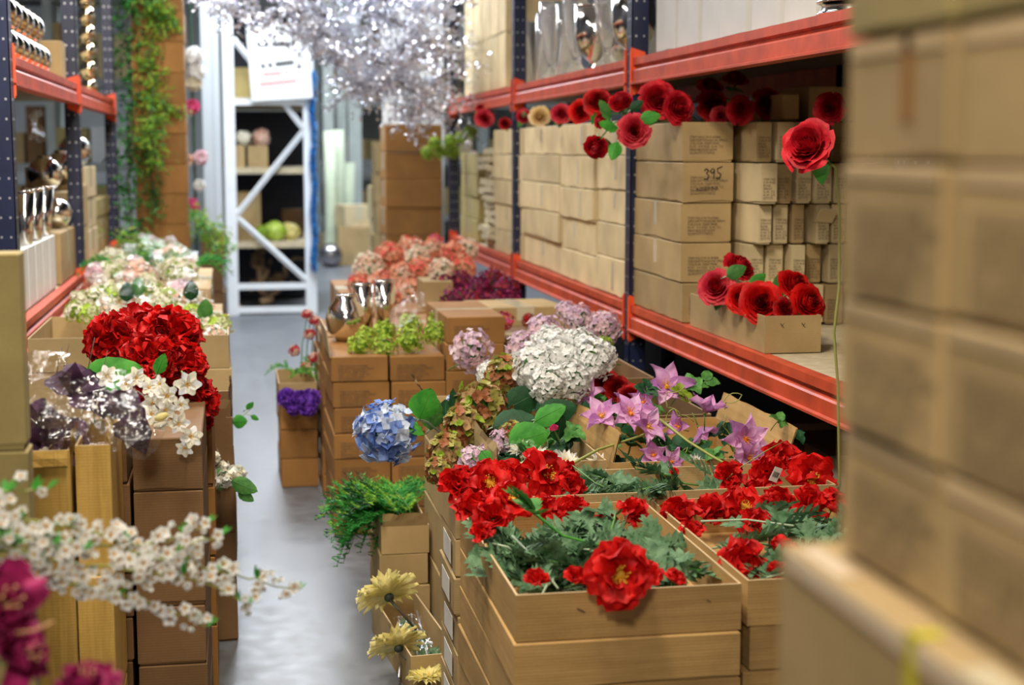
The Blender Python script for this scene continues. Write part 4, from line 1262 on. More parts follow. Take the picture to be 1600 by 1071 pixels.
# extra long stems
def long_stem(label, pts, r, mat, extra=None):
    t = thing('flower_stalk', label, 'artificial stem')
    stem_part(t, pts, r, mat, r2=r * .8)
    if extra: extra(t)
    return t
def ex(t):
    b = MB()
    p = pl(836, 803, Y=3.4)
    for a, e in ((-.9, .3), (.2, .8), (-.2, 1.1), (.9, .2)): serrated(b, dirM(p, (-1 + abs(a), a, e)), .085, .03, 6)
    b.build('leaves', MIDG, t)
long_stem('long bright green poppy stem lying diagonally across the front carton', [pl(832, 800, Y=3.42), pl(880, 838, Y=3.38), pl(960, 858, Y=3.36), pl(1045, 878, Y=3.34), pl(1108, 897, Y=3.28)], .0036, GREEN, ex)
for k, (a, b_) in enumerate((((800, 838), (872, 920)), ((770, 850), (815, 872)), ((1095, 815), (1240, 822)), ((850, 890), (875, 930)))):
    long_stem(['pale stem running down to the front rim of the front carton', 'pale curved stem at the left wall of the front carton', 'thin stem crossing the back of the front right carton', 'short pale stem end near the front rim'][k],
              [pl(*a, Y=3.45 if k < 2 else 3.6), pl((a[0] + b_[0]) / 2, (a[1] + b_[1]) / 2 - 6, Y=3.36 if k < 2 else 3.6), pl(*b_, Y=3.2 if k == 0 else 3.4)], .003, PALEST)
long_stem('long olive stem reaching from the drooping bud to the clematis', [pl(892, 726, Y=4.22), pl(935, 703, Y=4.3), pl(1000, 682, Y=4.4), pl(1045, 660, Y=4.5)], .0042, OLST)
long_stem('thick olive stem curving from the clematis down to the right poppies', [pl(1030, 655, Y=4.42), pl(1075, 690, Y=4.3), pl(1115, 715, Y=4.2), pl(1165, 742, Y=4.1)], .0048, OLST)
long_stem('thin green stem arching over the tagged poppy', [pl(1105, 780, Y=4.0), pl(1150, 735, Y=3.98), pl(1195, 706, Y=4.0), pl(1225, 690, Y=4.1)], .0016, OLST)
long_stem('thin green stem curving below the drooping bud', [pl(895, 728, Y=4.15), pl(930, 755, Y=4.05), pl(960, 768, Y=4.0)], .002, STEM)

# ================================================================ clematis
def C_(px, py, Y, d, s_, lab, v=0):
    return place(f'clem{v}', star(50 + v, .072, .020, [ORCHID, ORCHID, ORCHIDD] if v < 2 else [ORCHIDD, ORCHID], n=6 + (v == 1), tilt=(.5, .25, .8)[v], centre=(YELC, ORC, ORC)[v], rows=1, ruf=.03), lab, pl(px, py, Y=Y), d, rnd.uniform(0, 6), s_, group='clematis blooms in the grained carton')
for k, a in enumerate([
    (1041, 606, 4.65, (0, -.75, .6), 1.15, 'tallest pink clematis with yellow centre, pointing up', 0), (940, 652, 4.5, (-.2, -.7, .7), .95, 'pink clematis at the left, above the flap tip', 0),
    (985, 648, 4.45, (.0, -.9, .7), 1.0, 'pink clematis between the leftmost one and the yellow-hearted one', 1), (1012, 668, 4.4, (.3, -.9, .4), .85, 'pink clematis with an orange heart low beside the stems', 0),
    (1005, 630, 4.6, (-.4, -.6, .5), .75, 'pink clematis half behind the leaf left of the tallest bloom', 2), (1102, 645, 4.45, (.3, -.2, 1), .95, 'narrow lilac clematis seen from the side in the middle', 2),
    (1092, 668, 4.5, (.6, -.3, -.8), .8, 'shaded lilac clematis hanging down in the middle', 2), (1061, 668, 4.6, (-.5, -.5, .3), .7, 'dark lilac clematis deep behind the stems', 2),
    (1164, 686, 4.3, (.05, -1, .15), 1.05, 'wide pink clematis with orange centre facing the lens, right', 1), (1170, 716, 4.28, (.2, -1, .0), .85, 'pink clematis directly below the wide facing one', 1),
    (1021, 712, 4.36, (-.3, -.8, .3), .75, 'pink clematis low inside the carton, left', 2), (1048, 722, 4.3, (.2, -.9, .2), .62, 'pink clematis low inside the carton, right', 1),
    (916, 618, 4.9, (-.2, -.7, .8), .85, 'pink clematis peeping out under the white lilac', 0)]): C_(*a)
def tendril(label, pts, r=.0016):
    t = thing('tendril', label, 'artificial tendril'); P_ = [Vector(p) for p in pts]; out = []
    for i in range(len(P_) - 1):
        for j in range(8):
            q = i * 8 + j; c = P_[i].lerp(P_[i + 1], j / 8); out.append(c + Vector((math.cos(q * .8), math.sin(q * .8) * .6, math.sin(q * .8))) * .009)
    stem_part(t, out, r, OLST)
for k, pts in enumerate((((1165, 730), (1140, 690), (1128, 640)), ((1060, 650), (1035, 625), (1070, 600)), ((1060, 720), (1070, 700), (1062, 740)), ((1128, 640), (1155, 618), (1120, 625)), ((1080, 660), (1050, 640), (1040, 670)))):
    tendril(['curly olive tendril rising left of the wide clematis', 'curly tendril beside the tallest clematis', 'short curly tendril below the thick olive stem', 'curly tendril tip between the middle and right clematis', 'curly tendril over the central stems'][k], [pl(a, b_, Y=4.4) for a, b_ in pts])
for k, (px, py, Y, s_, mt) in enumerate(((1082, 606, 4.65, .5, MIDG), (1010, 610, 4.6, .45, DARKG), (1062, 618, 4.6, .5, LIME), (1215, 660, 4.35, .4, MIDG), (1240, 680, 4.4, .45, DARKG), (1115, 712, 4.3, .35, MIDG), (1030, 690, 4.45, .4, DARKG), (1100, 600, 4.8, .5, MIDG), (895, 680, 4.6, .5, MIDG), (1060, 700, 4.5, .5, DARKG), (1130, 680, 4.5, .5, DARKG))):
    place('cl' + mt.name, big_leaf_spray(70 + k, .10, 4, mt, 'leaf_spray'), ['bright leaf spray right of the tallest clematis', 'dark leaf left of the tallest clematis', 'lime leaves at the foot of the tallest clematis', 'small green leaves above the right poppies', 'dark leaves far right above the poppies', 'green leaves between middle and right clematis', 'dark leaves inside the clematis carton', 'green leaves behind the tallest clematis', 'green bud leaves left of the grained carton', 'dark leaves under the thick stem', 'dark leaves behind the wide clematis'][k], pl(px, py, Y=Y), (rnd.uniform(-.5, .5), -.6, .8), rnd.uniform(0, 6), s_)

# dark leaves filling the cartons
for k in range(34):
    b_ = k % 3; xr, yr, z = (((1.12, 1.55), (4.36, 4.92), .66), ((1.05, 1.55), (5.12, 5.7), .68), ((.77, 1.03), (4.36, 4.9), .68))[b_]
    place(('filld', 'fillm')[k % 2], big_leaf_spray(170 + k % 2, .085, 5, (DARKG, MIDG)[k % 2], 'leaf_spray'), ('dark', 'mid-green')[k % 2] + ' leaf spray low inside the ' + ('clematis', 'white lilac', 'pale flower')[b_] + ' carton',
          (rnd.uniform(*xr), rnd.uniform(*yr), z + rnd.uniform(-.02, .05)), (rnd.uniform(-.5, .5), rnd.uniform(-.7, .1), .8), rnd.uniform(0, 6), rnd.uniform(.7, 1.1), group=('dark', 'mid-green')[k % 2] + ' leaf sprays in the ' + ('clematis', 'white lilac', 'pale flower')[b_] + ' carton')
# ================================================================ lilac, hydrangeas
def lil(px, py, Y, d, s_, key, mats, lab, **kw):
    o = place(key, cluster(sum(map(ord, key)), kw.get('R', .08), mats, n=kw.get('n', 120), fs=kw.get('fs', .0165), kind=kw.get('kind', 'lilac'), cat=kw.get('cat', 'artificial lilac'), leaves=kw.get('leaves', 0), squash=kw.get('sq', .9), leafmat=kw.get('lm', MIDG), weights=kw.get('w'), leafL=kw.get('lL', .07), hemi=kw.get('hemi', -.35)), lab, pl(px, py, Y=Y), d, rnd.uniform(0, 6), s_, group=kw.get('group'))
    return o
for a in [
    (838, 576, 4.95, (-.4, -.9, .5), .95, 'white lilac head lowest left in the white mass'), (880, 562, 5.0, (0, -.9, .8), .95, 'white lilac head in the centre of the white mass'), (868, 545, 5.05, (-.4, -.7, .8), .75, 'white lilac head upper left in the white mass'), (905, 540, 5.05, (.3, -.7, .8), .7, 'white lilac head upper right in the white mass'), (945, 556, 4.95, (.8, -.6, .3), .5, 'small white lilac head pointing at the shelf upright'), (825, 592, 4.95, (-.7, -.7, -.2), .5, 'small white lilac head drooping by the olive hydrangea'),
    (925, 560, 4.95, (.4, -.9, .6), .85, 'white lilac head at the right of the white mass'), (858, 600, 4.85, (-.2, -1, .1), .7, 'white lilac head hanging lowest above the dark leaves'),
    (893, 595, 4.88, (.2, -1, .2), .75, 'white lilac head low on the right side'), (762, 582, 5.2, (-.8, -.5, .5), .45, 'small white lilac head at the left edge'), (860, 535, 5.15, (0, -.6, 1), .7, 'white lilac head at the top of the mass')]:
    lil(*a[:5], 'wlil', [WHT], a[5], group='white lilac heads')
for a in [(737, 548, 5.7, (-.2, -1, .3), .9, 'pale pink lilac head standing alone in front of the tall carton'), (818, 545, 5.5, (-.2, -.9, .6), .75, 'pale pink lilac head left of the white mass'),
          (850, 520, 5.6, (0, -.8, .8), .8, 'pale pink lilac head above the white mass'), (905, 500, 5.9, (0, -.8, .8), .7, 'pale pink lilac head farthest back'), (945, 512, 5.8, (.2, -.8, .7), .75, 'pale pink lilac head beside the shelf beam'),
          (885, 488, 6.1, (0, -.7, .9), .55, 'small pale pink lilac head highest, by the shelf beam')]:
    lil(*a[:5], 'plil', [PINKW, LILAC], a[5], n=110, group='pale pink lilac heads')
for a in [(790, 588, 5.0, (-.3, -.9, .5), .8, 'olive and rust hydrangea beside the small white lilac'), (752, 638, 4.9, (-.5, -.9, .3), 1.0, 'rust-coloured hydrangea left of the dark leaves'),
          (725, 668, 4.8, (-.6, -.8, .3), .8, 'olive-brown hydrangea above the pale lilac florets'), (700, 708, 4.7, (-.7, -.7, .1), .75, 'olive-brown hydrangea drooping at the left stack edge'), (686, 735, 4.55, (-.7, -.7, 0), .5, 'small brown hydrangea lowest on the left stack edge'),
          (800, 680, 4.6, (-.2, -.9, .5), .45, 'small tan hydrangea behind the bright green leaf')]:
    lil(*a[:5], 'rust', [OLIVE, RUST, TANF, LIME], a[5], kind='hydrangea', cat='artificial hydrangea', fs=.023, n=80, w=[4, 3, 3, 1], group='olive and rust hydrangeas')
for a in [(742, 722, 4.5, (-.4, -1, .2), .55, 'pale lilac hydrangea at the left end of the pale flower carton'), (785, 690, 4.6, (0, -.9, .6), .45, 'pale lilac hydrangea just behind the carton corner'), (765, 705, 4.55, (0, -.9, .6), .35, 'small pale lilac hydrangea between two others')]:
    lil(*a[:5], 'llil', [LILAC, PINKW], a[5], kind='hydrangea', cat='artificial hydrangea', fs=.024, n=60)
lil(605, 676, 4.72, (-.7, -.9, -.15), 1.05, 'blueh', [BLUE, BLUEW], 'large blue hydrangea leaning out over the aisle', kind='hydrangea', cat='artificial hydrangea', fs=.024, n=95, w=[3, 2])
lil(712, 632, 5.2, (-.2, -.8, .5), .4, 'blueh', [BLUE], 'small blue hydrangea hidden among big leaves')
long_stem('pale stem carrying the blue hydrangea back to its carton', [pl(640, 652, Y=4.78), pl(668, 660, Y=4.82), pl(715, 700, Y=4.95)], .004, PALEST)
# big leaves
def BL(px, py, Y, d, L, W, mt, lab, roll=0):
    t = thing('hydrangea_leaf', lab, 'artificial leaf', pl(px, py, Y=Y)); t.rotation_mode = 'QUATERNION'
    yv = Vector(d).normalized(); nv_ = Vector((.1, -1, .45)); nv_ = (nv_ - yv * nv_.dot(yv)).normalized(); xv = yv.cross(nv_)
    t.rotation_quaternion = (Matrix((xv, yv, nv_)).transposed().to_4x4() @ Matrix.Rotation(roll * .7, 4, 'Y')).to_quaternion()
    b = MB(); pts = []
    for j in range(11):
        q = j / 10; wd = W * (math.sin(PI * min(1, q ** .75)) ** .7 if 0 < q < 1 else .02)
        for i in range(9):
            u = -1 + i / 4; pts.append(Vector((u * wd * (1 + (.04 if j % 2 and abs(u) == 1 else 0)), L * q, -abs(u) ** 1.5 * .22 * wd - .18 * L * q * q + .0035 * math.sin(q * 26 - abs(u) * 5) * abs(u))))
    b.quad_grid(pts, 9, 11); b.build('leaf_blade', mt, t, True)
    v = MB(); v.tube([(0, L * q / 8, -.18 * L * (q / 8) ** 2 + .0006) for q in range(8)], .0009, 4, r2=.0004)
    v.build('midrib', MIDG if mt is GREEN else SAGE, t, True); stem_part(t, [(0, 0, 0), (0, -.02, -.012)], .0025, PALEST)
    return t
for a in [(655, 655, 4.78, (.35, -.25, .85), .105, .05, GREEN, 'upright round hydrangea leaf, brightest of the group left of the white lilac', .4),
          (622, 652, 4.72, (.75, -.5, -.35), .10, .036, GREEN, 'hydrangea leaf drooping over the blue hydrangea', -.9),
          (672, 672, 4.85, (.3, -.1, .8), .10, .045, MIDG, 'hydrangea leaf in the centre of the blue flower group', .9),
          (700, 672, 4.95, (-.15, -.1, .9), .10, .042, DARKG, 'dark hydrangea leaf behind the blue flower group', -1.0),
          (735, 652, 5.1, (-.45, .1, .8), .10, .04, GREEN, 'green hydrangea leaf leaning left below the pink lilac', .5),
          (730, 655, 5.05, (.25, .1, .85), .09, .036, GREEN, 'green hydrangea leaf pointing up beside the rust hydrangea', -.4),
          (715, 660, 4.9, (.0, .0, .95), .11, .035, DARKG, 'narrow dark leaf between two green hydrangea leaves', 1.0),
          (795, 694, 4.52, (.9, -.3, .32), .125, .052, GREEN, 'bright green hydrangea leaf lying above the pale flower carton', .2),
          (770, 668, 4.7, (.9, -.25, .25), .14, .05, DARKG, 'large dark glossy leaf under the white lilac', -.2),
          (840, 655, 4.65, (.85, -.2, .3), .13, .045, DARKG, 'dark leaf right of the large glossy one', .3),
          (835, 660, 4.6, (.7, -.3, .5), .11, .035, GREEN, 'green leaf in shade below the white lilac', -.5),
          (870, 690, 4.6, (.2, -.2, .9), .09, .03, DARKG, 'dark upright leaf left of the grained flap', .6),
          (790, 640, 4.9, (.8, -.1, .4), .13, .05, DARKG, 'dark leaf just below the white lilac mass', .4),
          (752, 705, 4.4, (.45, -.5, -.6), .07, .024, GREEN, 'small green leaf hanging over the carton edge', .2)]: BL(*a)
for a in [(840, 722, 4.42, (-.2, -.5, .8), 1.0, 'cream spidery daisy standing in the pale flower carton'), (884, 724, 4.42, (.2, -.4, .9), .9, 'cream spidery daisy in the carton left of the grained flap'), (935, 728, 4.4, (.3, -.5, .6), .8, 'cream spidery daisy near the drooping bud'), (815, 705, 4.5, (-.3, -.5, .8), .8, 'cream spidery daisy nearest the bright leaf'), (1085, 726, 4.35, (0, -.8, .4), .6, 'white petals low between the clematis stems')]:
    place('cdaisy', star(90, .05, .009, [IVORY, WHT], n=14, tilt=.5, centre=YELC, rows=2, kind='daisy', cat='artificial daisy'), a[5], pl(a[0], a[1], Y=a[2]), a[3], 0, a[4])
o = place('bud', rose(200, .014, (HOTP,), .2, 0), 'tiny red rosebud beside the dark leaves', pl(866, 672, Y=4.4), (-.3, -.4, .9)); o['category'] = 'artificial rose'

def attach(root, pts, r, mat, name='stem'):
    """a stem laid in world coordinates that belongs to a placed flower"""
    M = Matrix.LocRotScale(root.location, root.rotation_quaternion, root.scale).inverted()
    k = root.scale[0]
    b = MB(); b.tube([M @ Vector(p) for p in pts], r / k, 6); o = b.build(name, mat, root, True); o['own_stem'] = 1
    return o


# ================================================================ roses
def RO(px, py, Y, d, s_, lab, v=0, g='roses lying on the cartons of the right shelf', leaves=2):
    mats = {0: (ROSE,), 1: (ROSEP, ROSE), 2: (DRED,), 3: (CREAMY,), 4: (CREAMG, ROSEP), 5: (DRED, RED), 6: (ROSE, ROSEP)}[v]
    return place(f'rose{v}', rose(100 + v, .042, mats, 1.0 if v not in (1, 4) else .45, leaves), lab, pl(px, py, Y=Y), d, rnd.uniform(0, 6), s_ * 1.13, group=g)
for a in [(1026, 158, 5.95, (-.1, -1, .25), 1.15, 'largest red rose on top of the handwritten carton stack', 0), (1056, 170, 5.9, (.25, -1, .1), 1.0, 'red rose just right of the largest one', 0),
          (990, 205, 5.85, (-.2, -1, .1), 1.0, 'red rose hanging in front of the kraft cartons with green leaves', 6), (933, 226, 5.95, (-.4, -.8, -.4), .95, 'pink and green rosebud hanging lowest', 1),
          (972, 165, 6.0, (-.4, -.6, .6), .95, 'pink and green half-open rose above the hanging one', 1), (935, 163, 6.4, (-.3, -.8, .5), .95, 'dark red rose under the orange upper beam', 2),
          (942, 190, 6.0, (-.8, -.5, .1), .6, 'small pink rosebud between the half-open roses', 1), (908, 176, 6.9, (-.4, -.9, .3), .85, 'red rose on the pale carton wall, left of the dark one', 5), (877, 180, 7.5, (-.2, -.9, .4), .8, 'pink-red rose on the pale carton wall', 6),
          (843, 184, 8.2, (-.2, -.9, .4), .9, 'butter-yellow rose on the pale carton wall', 3), (819, 184, 8.8, (-.2, -.9, .4), .85, 'pale green rose beside the yellow one', 4),
          (757, 186, 10.4, (-.2, -.9, .3), 1.0, 'red rose far along the shelf beside the folded sacks', 6), (789, 194, 9.6, (-.2, -.9, .3), .6, 'small red rose far along the shelf', 2), (752, 172, 10.6, (0, -.8, .6), .6, 'small red rose just above the far one', 2),
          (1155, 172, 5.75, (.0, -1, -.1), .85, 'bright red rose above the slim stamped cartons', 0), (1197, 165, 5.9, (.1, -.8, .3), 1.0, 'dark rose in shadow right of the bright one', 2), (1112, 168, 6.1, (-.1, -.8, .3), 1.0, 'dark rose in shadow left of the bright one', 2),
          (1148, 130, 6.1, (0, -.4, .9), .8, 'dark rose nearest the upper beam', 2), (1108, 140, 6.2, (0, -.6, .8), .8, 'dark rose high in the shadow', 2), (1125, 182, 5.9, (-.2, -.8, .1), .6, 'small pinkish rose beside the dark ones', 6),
          (1296, 170, 4.9, (-.3, -1, .1), .8, 'red rose mostly hidden by the blurred pile', 0)]:
    o = RO(*a)
    p = Vector(o.location); back = Vector(a[3]).normalized() * -.06
    top = Vector((max(1.86, p.x + .04), p.y + .22, 1.775))
    attach(o, [p + back, p + back * 1.6 + Vector((.03, .03, .02)), Vector((1.78, p.y + .1, max(1.80, min(p.z, 1.86)))) if p.x < 1.8 else (p + top) / 2, top], .0032, STEM, 'long_stem')
o = RO(1268, 232, 3.9, (-.75, -.65, .35), 1.1, 'big red rose drooping beside the blurred pile, on a long green stem', 0, 'x', 2)
attach(o, [pl(1282, 245, Y=3.92), pl(1306, 262, Y=3.95), pl(1312, 330, Y=3.98), pl(1311, 450, Y=3.98), pl(1303, 520, Y=3.98), pl(1309, 600, Y=3.98), pl(1312, 760, Y=3.99), Vector((pl(1312, 760, Y=3.99).x, 4.05, .64))], .004, OLST)
for a in [(1150, 424, 5.45, (.3, -.5, .6), 1.0, 'red rose raised at the back of the open rose carton', 0), (1122, 452, 5.35, (-.5, -.7, .4), 1.05, 'pink-red rose at the left end of the open rose carton', 6), (1160, 468, 5.15, (-.5, -.8, .3), .85, 'red rose at the left wall of the rose carton', 5),
          (1188, 476, 5.02, (-.2, -1, .35), 1.15, 'widest red rose at the front of the rose carton', 5), (1238, 452, 5.1, (.2, -.7, .6), 1.0, 'red rose top right in the rose carton', 5), (1256, 476, 4.98, (.3, -.9, .35), 1.05, 'red rose in the front right corner of the rose carton', 5), (1224, 484, 4.96, (0, -1, .3), .6, 'small dark rose between the two front ones', 2), (1172, 462, 5.2, (-.1, -.8, .6), .7, 'red rose behind the widest one', 0)]:
    RO(*a, g='red roses in the open kraft carton on the shelf')
for k, (px, py, Y, d, L, mt) in enumerate([(1135, 432, 5.3, (.8, -.2, .4), .08, MIDG), (1215, 465, 5.2, (.3, 0, .9), .10, MIDG), (1172, 448, 5.2, (.6, -.2, .5), .07, GREEN), (955, 185, 5.85, (-.5, -.4, .8), .09, MIDG), (965, 200, 5.8, (-.9, -.4, .3), .085, GREEN), (965, 222, 5.78, (-.3, -.4, -.6), .08, GREEN), (1000, 186, 5.82, (.9, -.4, .2), .08, GREEN), (985, 172, 5.9, (.6, -.4, .5), .06, DARKG)]):
    BL(px, py, Y, d, L, L * .33, mt, ['rose leaf at the left of the rose carton', 'dark rose leaf standing up in the rose carton', 'small rose leaf in the middle of the rose carton', 'dark rose leaf left of the half-open rose', 'bright rose leaf pointing left from the hanging rose', 'bright rose leaf pointing down by the hanging bud', 'bright rose leaf right of the hanging rose', 'dark rose leaf between the top roses'][k], .3)

# ================================================================ chrysanthemums, fern
for k, a in enumerate([(607, 932, 4.75, (-.25, .8, .6), 1.3, 'yellow chrysanthemum seen from behind, perched on the carton corner'), (622, 1012, 4.6, (-.2, .75, .65), 1.15, 'yellow chrysanthemum inside the carton, seen from behind'), (668, 1062, 4.42, (-.1, .0, .9), .8, 'yellow chrysanthemum at the bottom edge of the picture')]):
    place('mum', star(95, .075, .012, [LEMON], n=24, tilt=.3, centre=YELC, rows=2, kind='chrysanthemum', cat='artificial chrysanthemum', back=plain('dark_calyx', (.03, .045, .03), .6), ruf=.016), a[5], pl(a[0], a[1], Y=a[2]), a[3], .4 * k, a[4], group='yellow chrysanthemums')
long_stem('dark stem of the perched chrysanthemum', [pl(607, 935, Y=4.76), pl(625, 955, Y=4.72), pl(650, 985, Y=4.7)], .005, plain('dark_stem', (.05, .035, .03), .6))
for k in range(4):
    long_stem(['lowest', 'second', 'third', 'topmost'][k] + ' silvery wrapped stem in the chrysanthemum carton', [(.47 + .03 * k, 4.55, .04 + .02 * k), (.50 + .025 * k, 4.75, .07), (.52 + .02 * k, 5.0, .08 + .01 * k)], .004, GALV)
for k in range(7):
    place('fold', foliage(33), 'dark leaf spray in the chrysanthemum carton', (.575 - .008 * k, 4.52 + .06 * k, .05), rot=(.2, rnd.uniform(-.4, .4), rnd.uniform(-.2, .15)), scale=.5, group='dark leaf sprays in the chrysanthemum carton')
b = MB(); pts = []
for j in range(10):
    for i in range(8): pts.append(Vector((.50 + .012 * i + .01 * math.sin(j * 2.1), 4.62 + .04 * j, .10 + rnd.uniform(-.015, .03))))
b.quad_grid(pts, 8, 10); tag(b.build('plastic_wrap', CELLO2, smooth=True), 'crumpled clear plastic in the chrysanthemum carton', 'plastic')


def frond(seed, mats, L=.3, n=26):
    def f():
        s = random.Random(seed); r = thing('fern_frond', '', 'artificial fern')
        path = [Vector((0, L * t, .10 * math.sin(t * 2.2) - .18 * t * t)) for t in [i / 9 for i in range(10)]]
        stem_part(r, path, .0022, STEM, r2=.001)
        b = MB()
        for i in range(n):
            t = (i + 1) / n; q = t * 9; a = path[min(8, int(q))].lerp(path[min(9, int(q) + 1)], q - int(q)) if t < 1 else path[9]
            for sd in (-1, 1):
                ln = L * .34 * math.sin(PI * (.12 + .82 * t)) * s.uniform(.8, 1.1)
                d = Vector((sd * s.uniform(.8, 1), s.uniform(.3, .7), s.uniform(-.1, .6))).normalized(); mi = s.randrange(len(mats))
                for m in range(7):
                    c = a + d * ln * (m + 1) / 7
                    for w_ in (-1, 1):
                        e = c + (d.cross(Vector((0, 0, 1))) * w_ + d * .7 + Vector((0, 0, s.uniform(-.5, .7)))) * ln * .2
                        nn = (e - c).cross(Vector((s.gauss(0, 1), s.gauss(0, 1), 1))).normalized() * .0036; k = len(b.v)
                        b.v += [c - nn, e, c + nn]; b.f.append((k, k + 1, k + 2)); b.m.append(mi)
                nn = d.cross(Vector((0, 0, 1))) * .0012; k = len(b.v); b.v += [a - nn, a + d * ln, a + nn]; b.f.append((k, k + 1, k + 2)); b.m.append(mi)
        b.build('leaflets', list(mats), r)
        return r
    return f
FG = petalm('fern_green', (.02, .20, .03), (.07, .42, .07), 18, .3); FL = petalm('fern_yellow_green', (.16, .40, .03), (.34, .58, .08), 18, .3)
for k in range(24):
    a = rnd.uniform(.9, 2.3) if k % 3 else rnd.uniform(-.6, .9)
    place(f'frond{k % 3}', frond(60 + k % 3, [(FG, FL), (FG,), (FG, DARKG, FL)][k % 3]), 'feathery green fern frond spilling from the small carton towards the aisle', (.60 + rnd.uniform(-.06, .04), 5.45 + rnd.uniform(-.1, .1), .33 + rnd.uniform(-.02, .04)), rot=(rnd.uniform(-.35, .3), 0, a), scale=rnd.uniform(.7, .95), group='green fern fronds spilling towards the aisle')

# ================================================================ things on the centre block
place('gvase', vase([(0, 0), (.05, 0), (.095, .05), (.105, .11), (.09, .17), (.055, .21), (.05, .235), (.046, .235), (.05, .2)], SILVER, 'glass_vase', (.05, .235)), 'round silvered glass vase, left on the centre block', (.50, 7.05, .782), scale=.9)
place('gcyl', vase([(0, 0), (.045, 0), (.047, .24), (.043, .24), (.04, .01), (0, .01)], SILVER, 'glass_vase', (.045, .24)), 'tall silvered glass cylinder, middle of the centre block vases', (.60, 7.28, .782))
place('gcyl', None, 'tall silvered glass cylinder, right of the centre block vases', (.705, 7.3, .782), scale=1.05)
for o in COL.objects:
    if o.name.startswith('glass_vase'): o['category'] = 'vase'
for a in [(562, 541, 6.62, .62, 'front left'), (600, 541, 6.6, .62, 'front middle left'), (640, 533, 6.62, .72, 'front middle right'), (680, 522, 6.66, .62, 'front right'), (600, 518, 6.85, .6, 'back left'), (640, 508, 6.9, .62, 'back middle'), (685, 500, 6.95, .55, 'back right'), (572, 525, 6.8, .5, 'back far left')]:
    lil(a[0], a[1], a[2], (rnd.uniform(-.3, .2), -.8, .7), a[3], 'char', [CHART, LIME], f'lime green hydrangea head on the centre block, {a[4]}', kind='hydrangea', cat='artificial hydrangea', n=90, fs=.017, group='lime green hydrangeas on the centre block')
def cello_sheet(label, c, ux, uy, nz, amp=.03, mat=CELLO, n=16, seed=1):
    b = MB(); pts = []
    for j in range(n):
        for i in range(n):
            u, v = i / (n - 1) * 2 - 1, j / (n - 1) * 2 - 1
            p = Vector(c) + Vector(ux) * u * (1 - .15 * v * v) + Vector(uy) * v + Vector(nz) * (amp * 4 * (1 - u * u * .8 - v * v * .3) + amp * 2.2 * noise.noise(Vector((u * 2.6 + seed, v * 2.6, seed))) + amp * .8 * noise.noise(Vector((u * 9, v * 9, seed))))
            pts.append(p)
    b.quad_grid(pts, n, n)
    return tag(b.build('cellophane_wrap', mat, smooth=True), label, 'cellophane')
cello_sheet('clear cellophane over the lime green hydrangeas', pl(655, 505, Y=6.85), (.14, 0, 0), (0, .12, .04), (0, -.3, 1), .025, CELLO, seed=4)

def bulk(name, mats, pos, s_, lab, key, n=80, fs=.02, kind='hydrangea', cat='artificial hydrangea', tip=1., w_=None, group=None):
    for k, (px, py, Y) in enumerate(pos):
        lil(px, py, Y, (rnd.uniform(-.4, .2), -.8, rnd.uniform(.3, 1)), s_ * rnd.uniform(.85, 1.1), key + str(k % len(mats)), mats[k % len(mats)], lab[k] if isinstance(lab, list) else lab, kind=kind, cat=cat, n=n, fs=fs, group=group)
pos = [(575, 418, 9.0), (610, 400, 9.2), (640, 388, 9.4), (675, 392, 9.4), (708, 398, 9.3), (728, 392, 9.5), (560, 445, 8.9), (595, 445, 8.8), (628, 432, 8.9), (660, 425, 8.9), (690, 425, 8.8), (722, 420, 9.0), (605, 475, 8.6), (638, 460, 8.7), (585, 395 + 25, 9.4), (650, 405, 9.2)]
pm_ = [[BLUSH, IVORY], [PEACH, CORAL], [PEACH, BLUSH, CORAL], [BLUSH, PEACH], [CORAL, PEACH]]
wherep = ['far left', 'left of the top', 'top left', 'top centre', 'top right', 'far right', 'low far left', 'low left', 'middle left', 'middle', 'middle right', 'right', 'lowest left', 'lowest centre', 'behind the far left', 'behind the top']
bulk('peach', pm_, pos, .95, [f'peach and blush hydrangea head in the peach mass, {w_}' for w_ in wherep], 'peach', group='peach hydrangeas at the back of the centre block')
lil(680, 376, 9.5, (0, -.5, 1), .5, 'corl', [CORAL, HOTP], 'small coral flower head sticking up from the peach mass', kind='hydrangea', cat='artificial hydrangea', n=50, fs=.022)
pos = [(692, 452, 8.3), (720, 440, 8.4), (748, 452, 8.2), (770, 440, 8.4), (792, 455, 8.2), (712, 470, 8.1), (742, 478, 8.0), (772, 475, 8.05), (795, 470, 8.15)]
bulk('plum', [[PLUM, BURG], [BURG, MAG, PLUM], [PLUM, MAG]], pos, .85, [f'plum and burgundy berry hydrangea, {w_} of the dark mass' for w_ in ('far left', 'top left', 'centre', 'top right', 'far right', 'low left', 'low centre', 'low right', 'lowest right')], 'plum', n=110, fs=.016, group='plum hydrangeas behind the tall carton')
lil(788, 503, 6.75, (-.2, -.8, .6), .5, 'orsp', [CORAL, BURG, HOTP], 'coral and orange berry sprig right of the tall carton', kind='berry_sprig', cat='artificial berries', n=60, fs=.022)
lil(845, 492, 7.3, (-.1, -.8, .6), .42, 'drsp', [BURG, DRED], 'dark red sprig beside the coral one', kind='berry_sprig', cat='artificial berries', n=60, fs=.022)
lil(826, 500, 7.1, (-.1, -.8, .6), .38, 'drsp', [DRED], 'dark red sprig low, next to the brown carton', kind='berry_sprig')
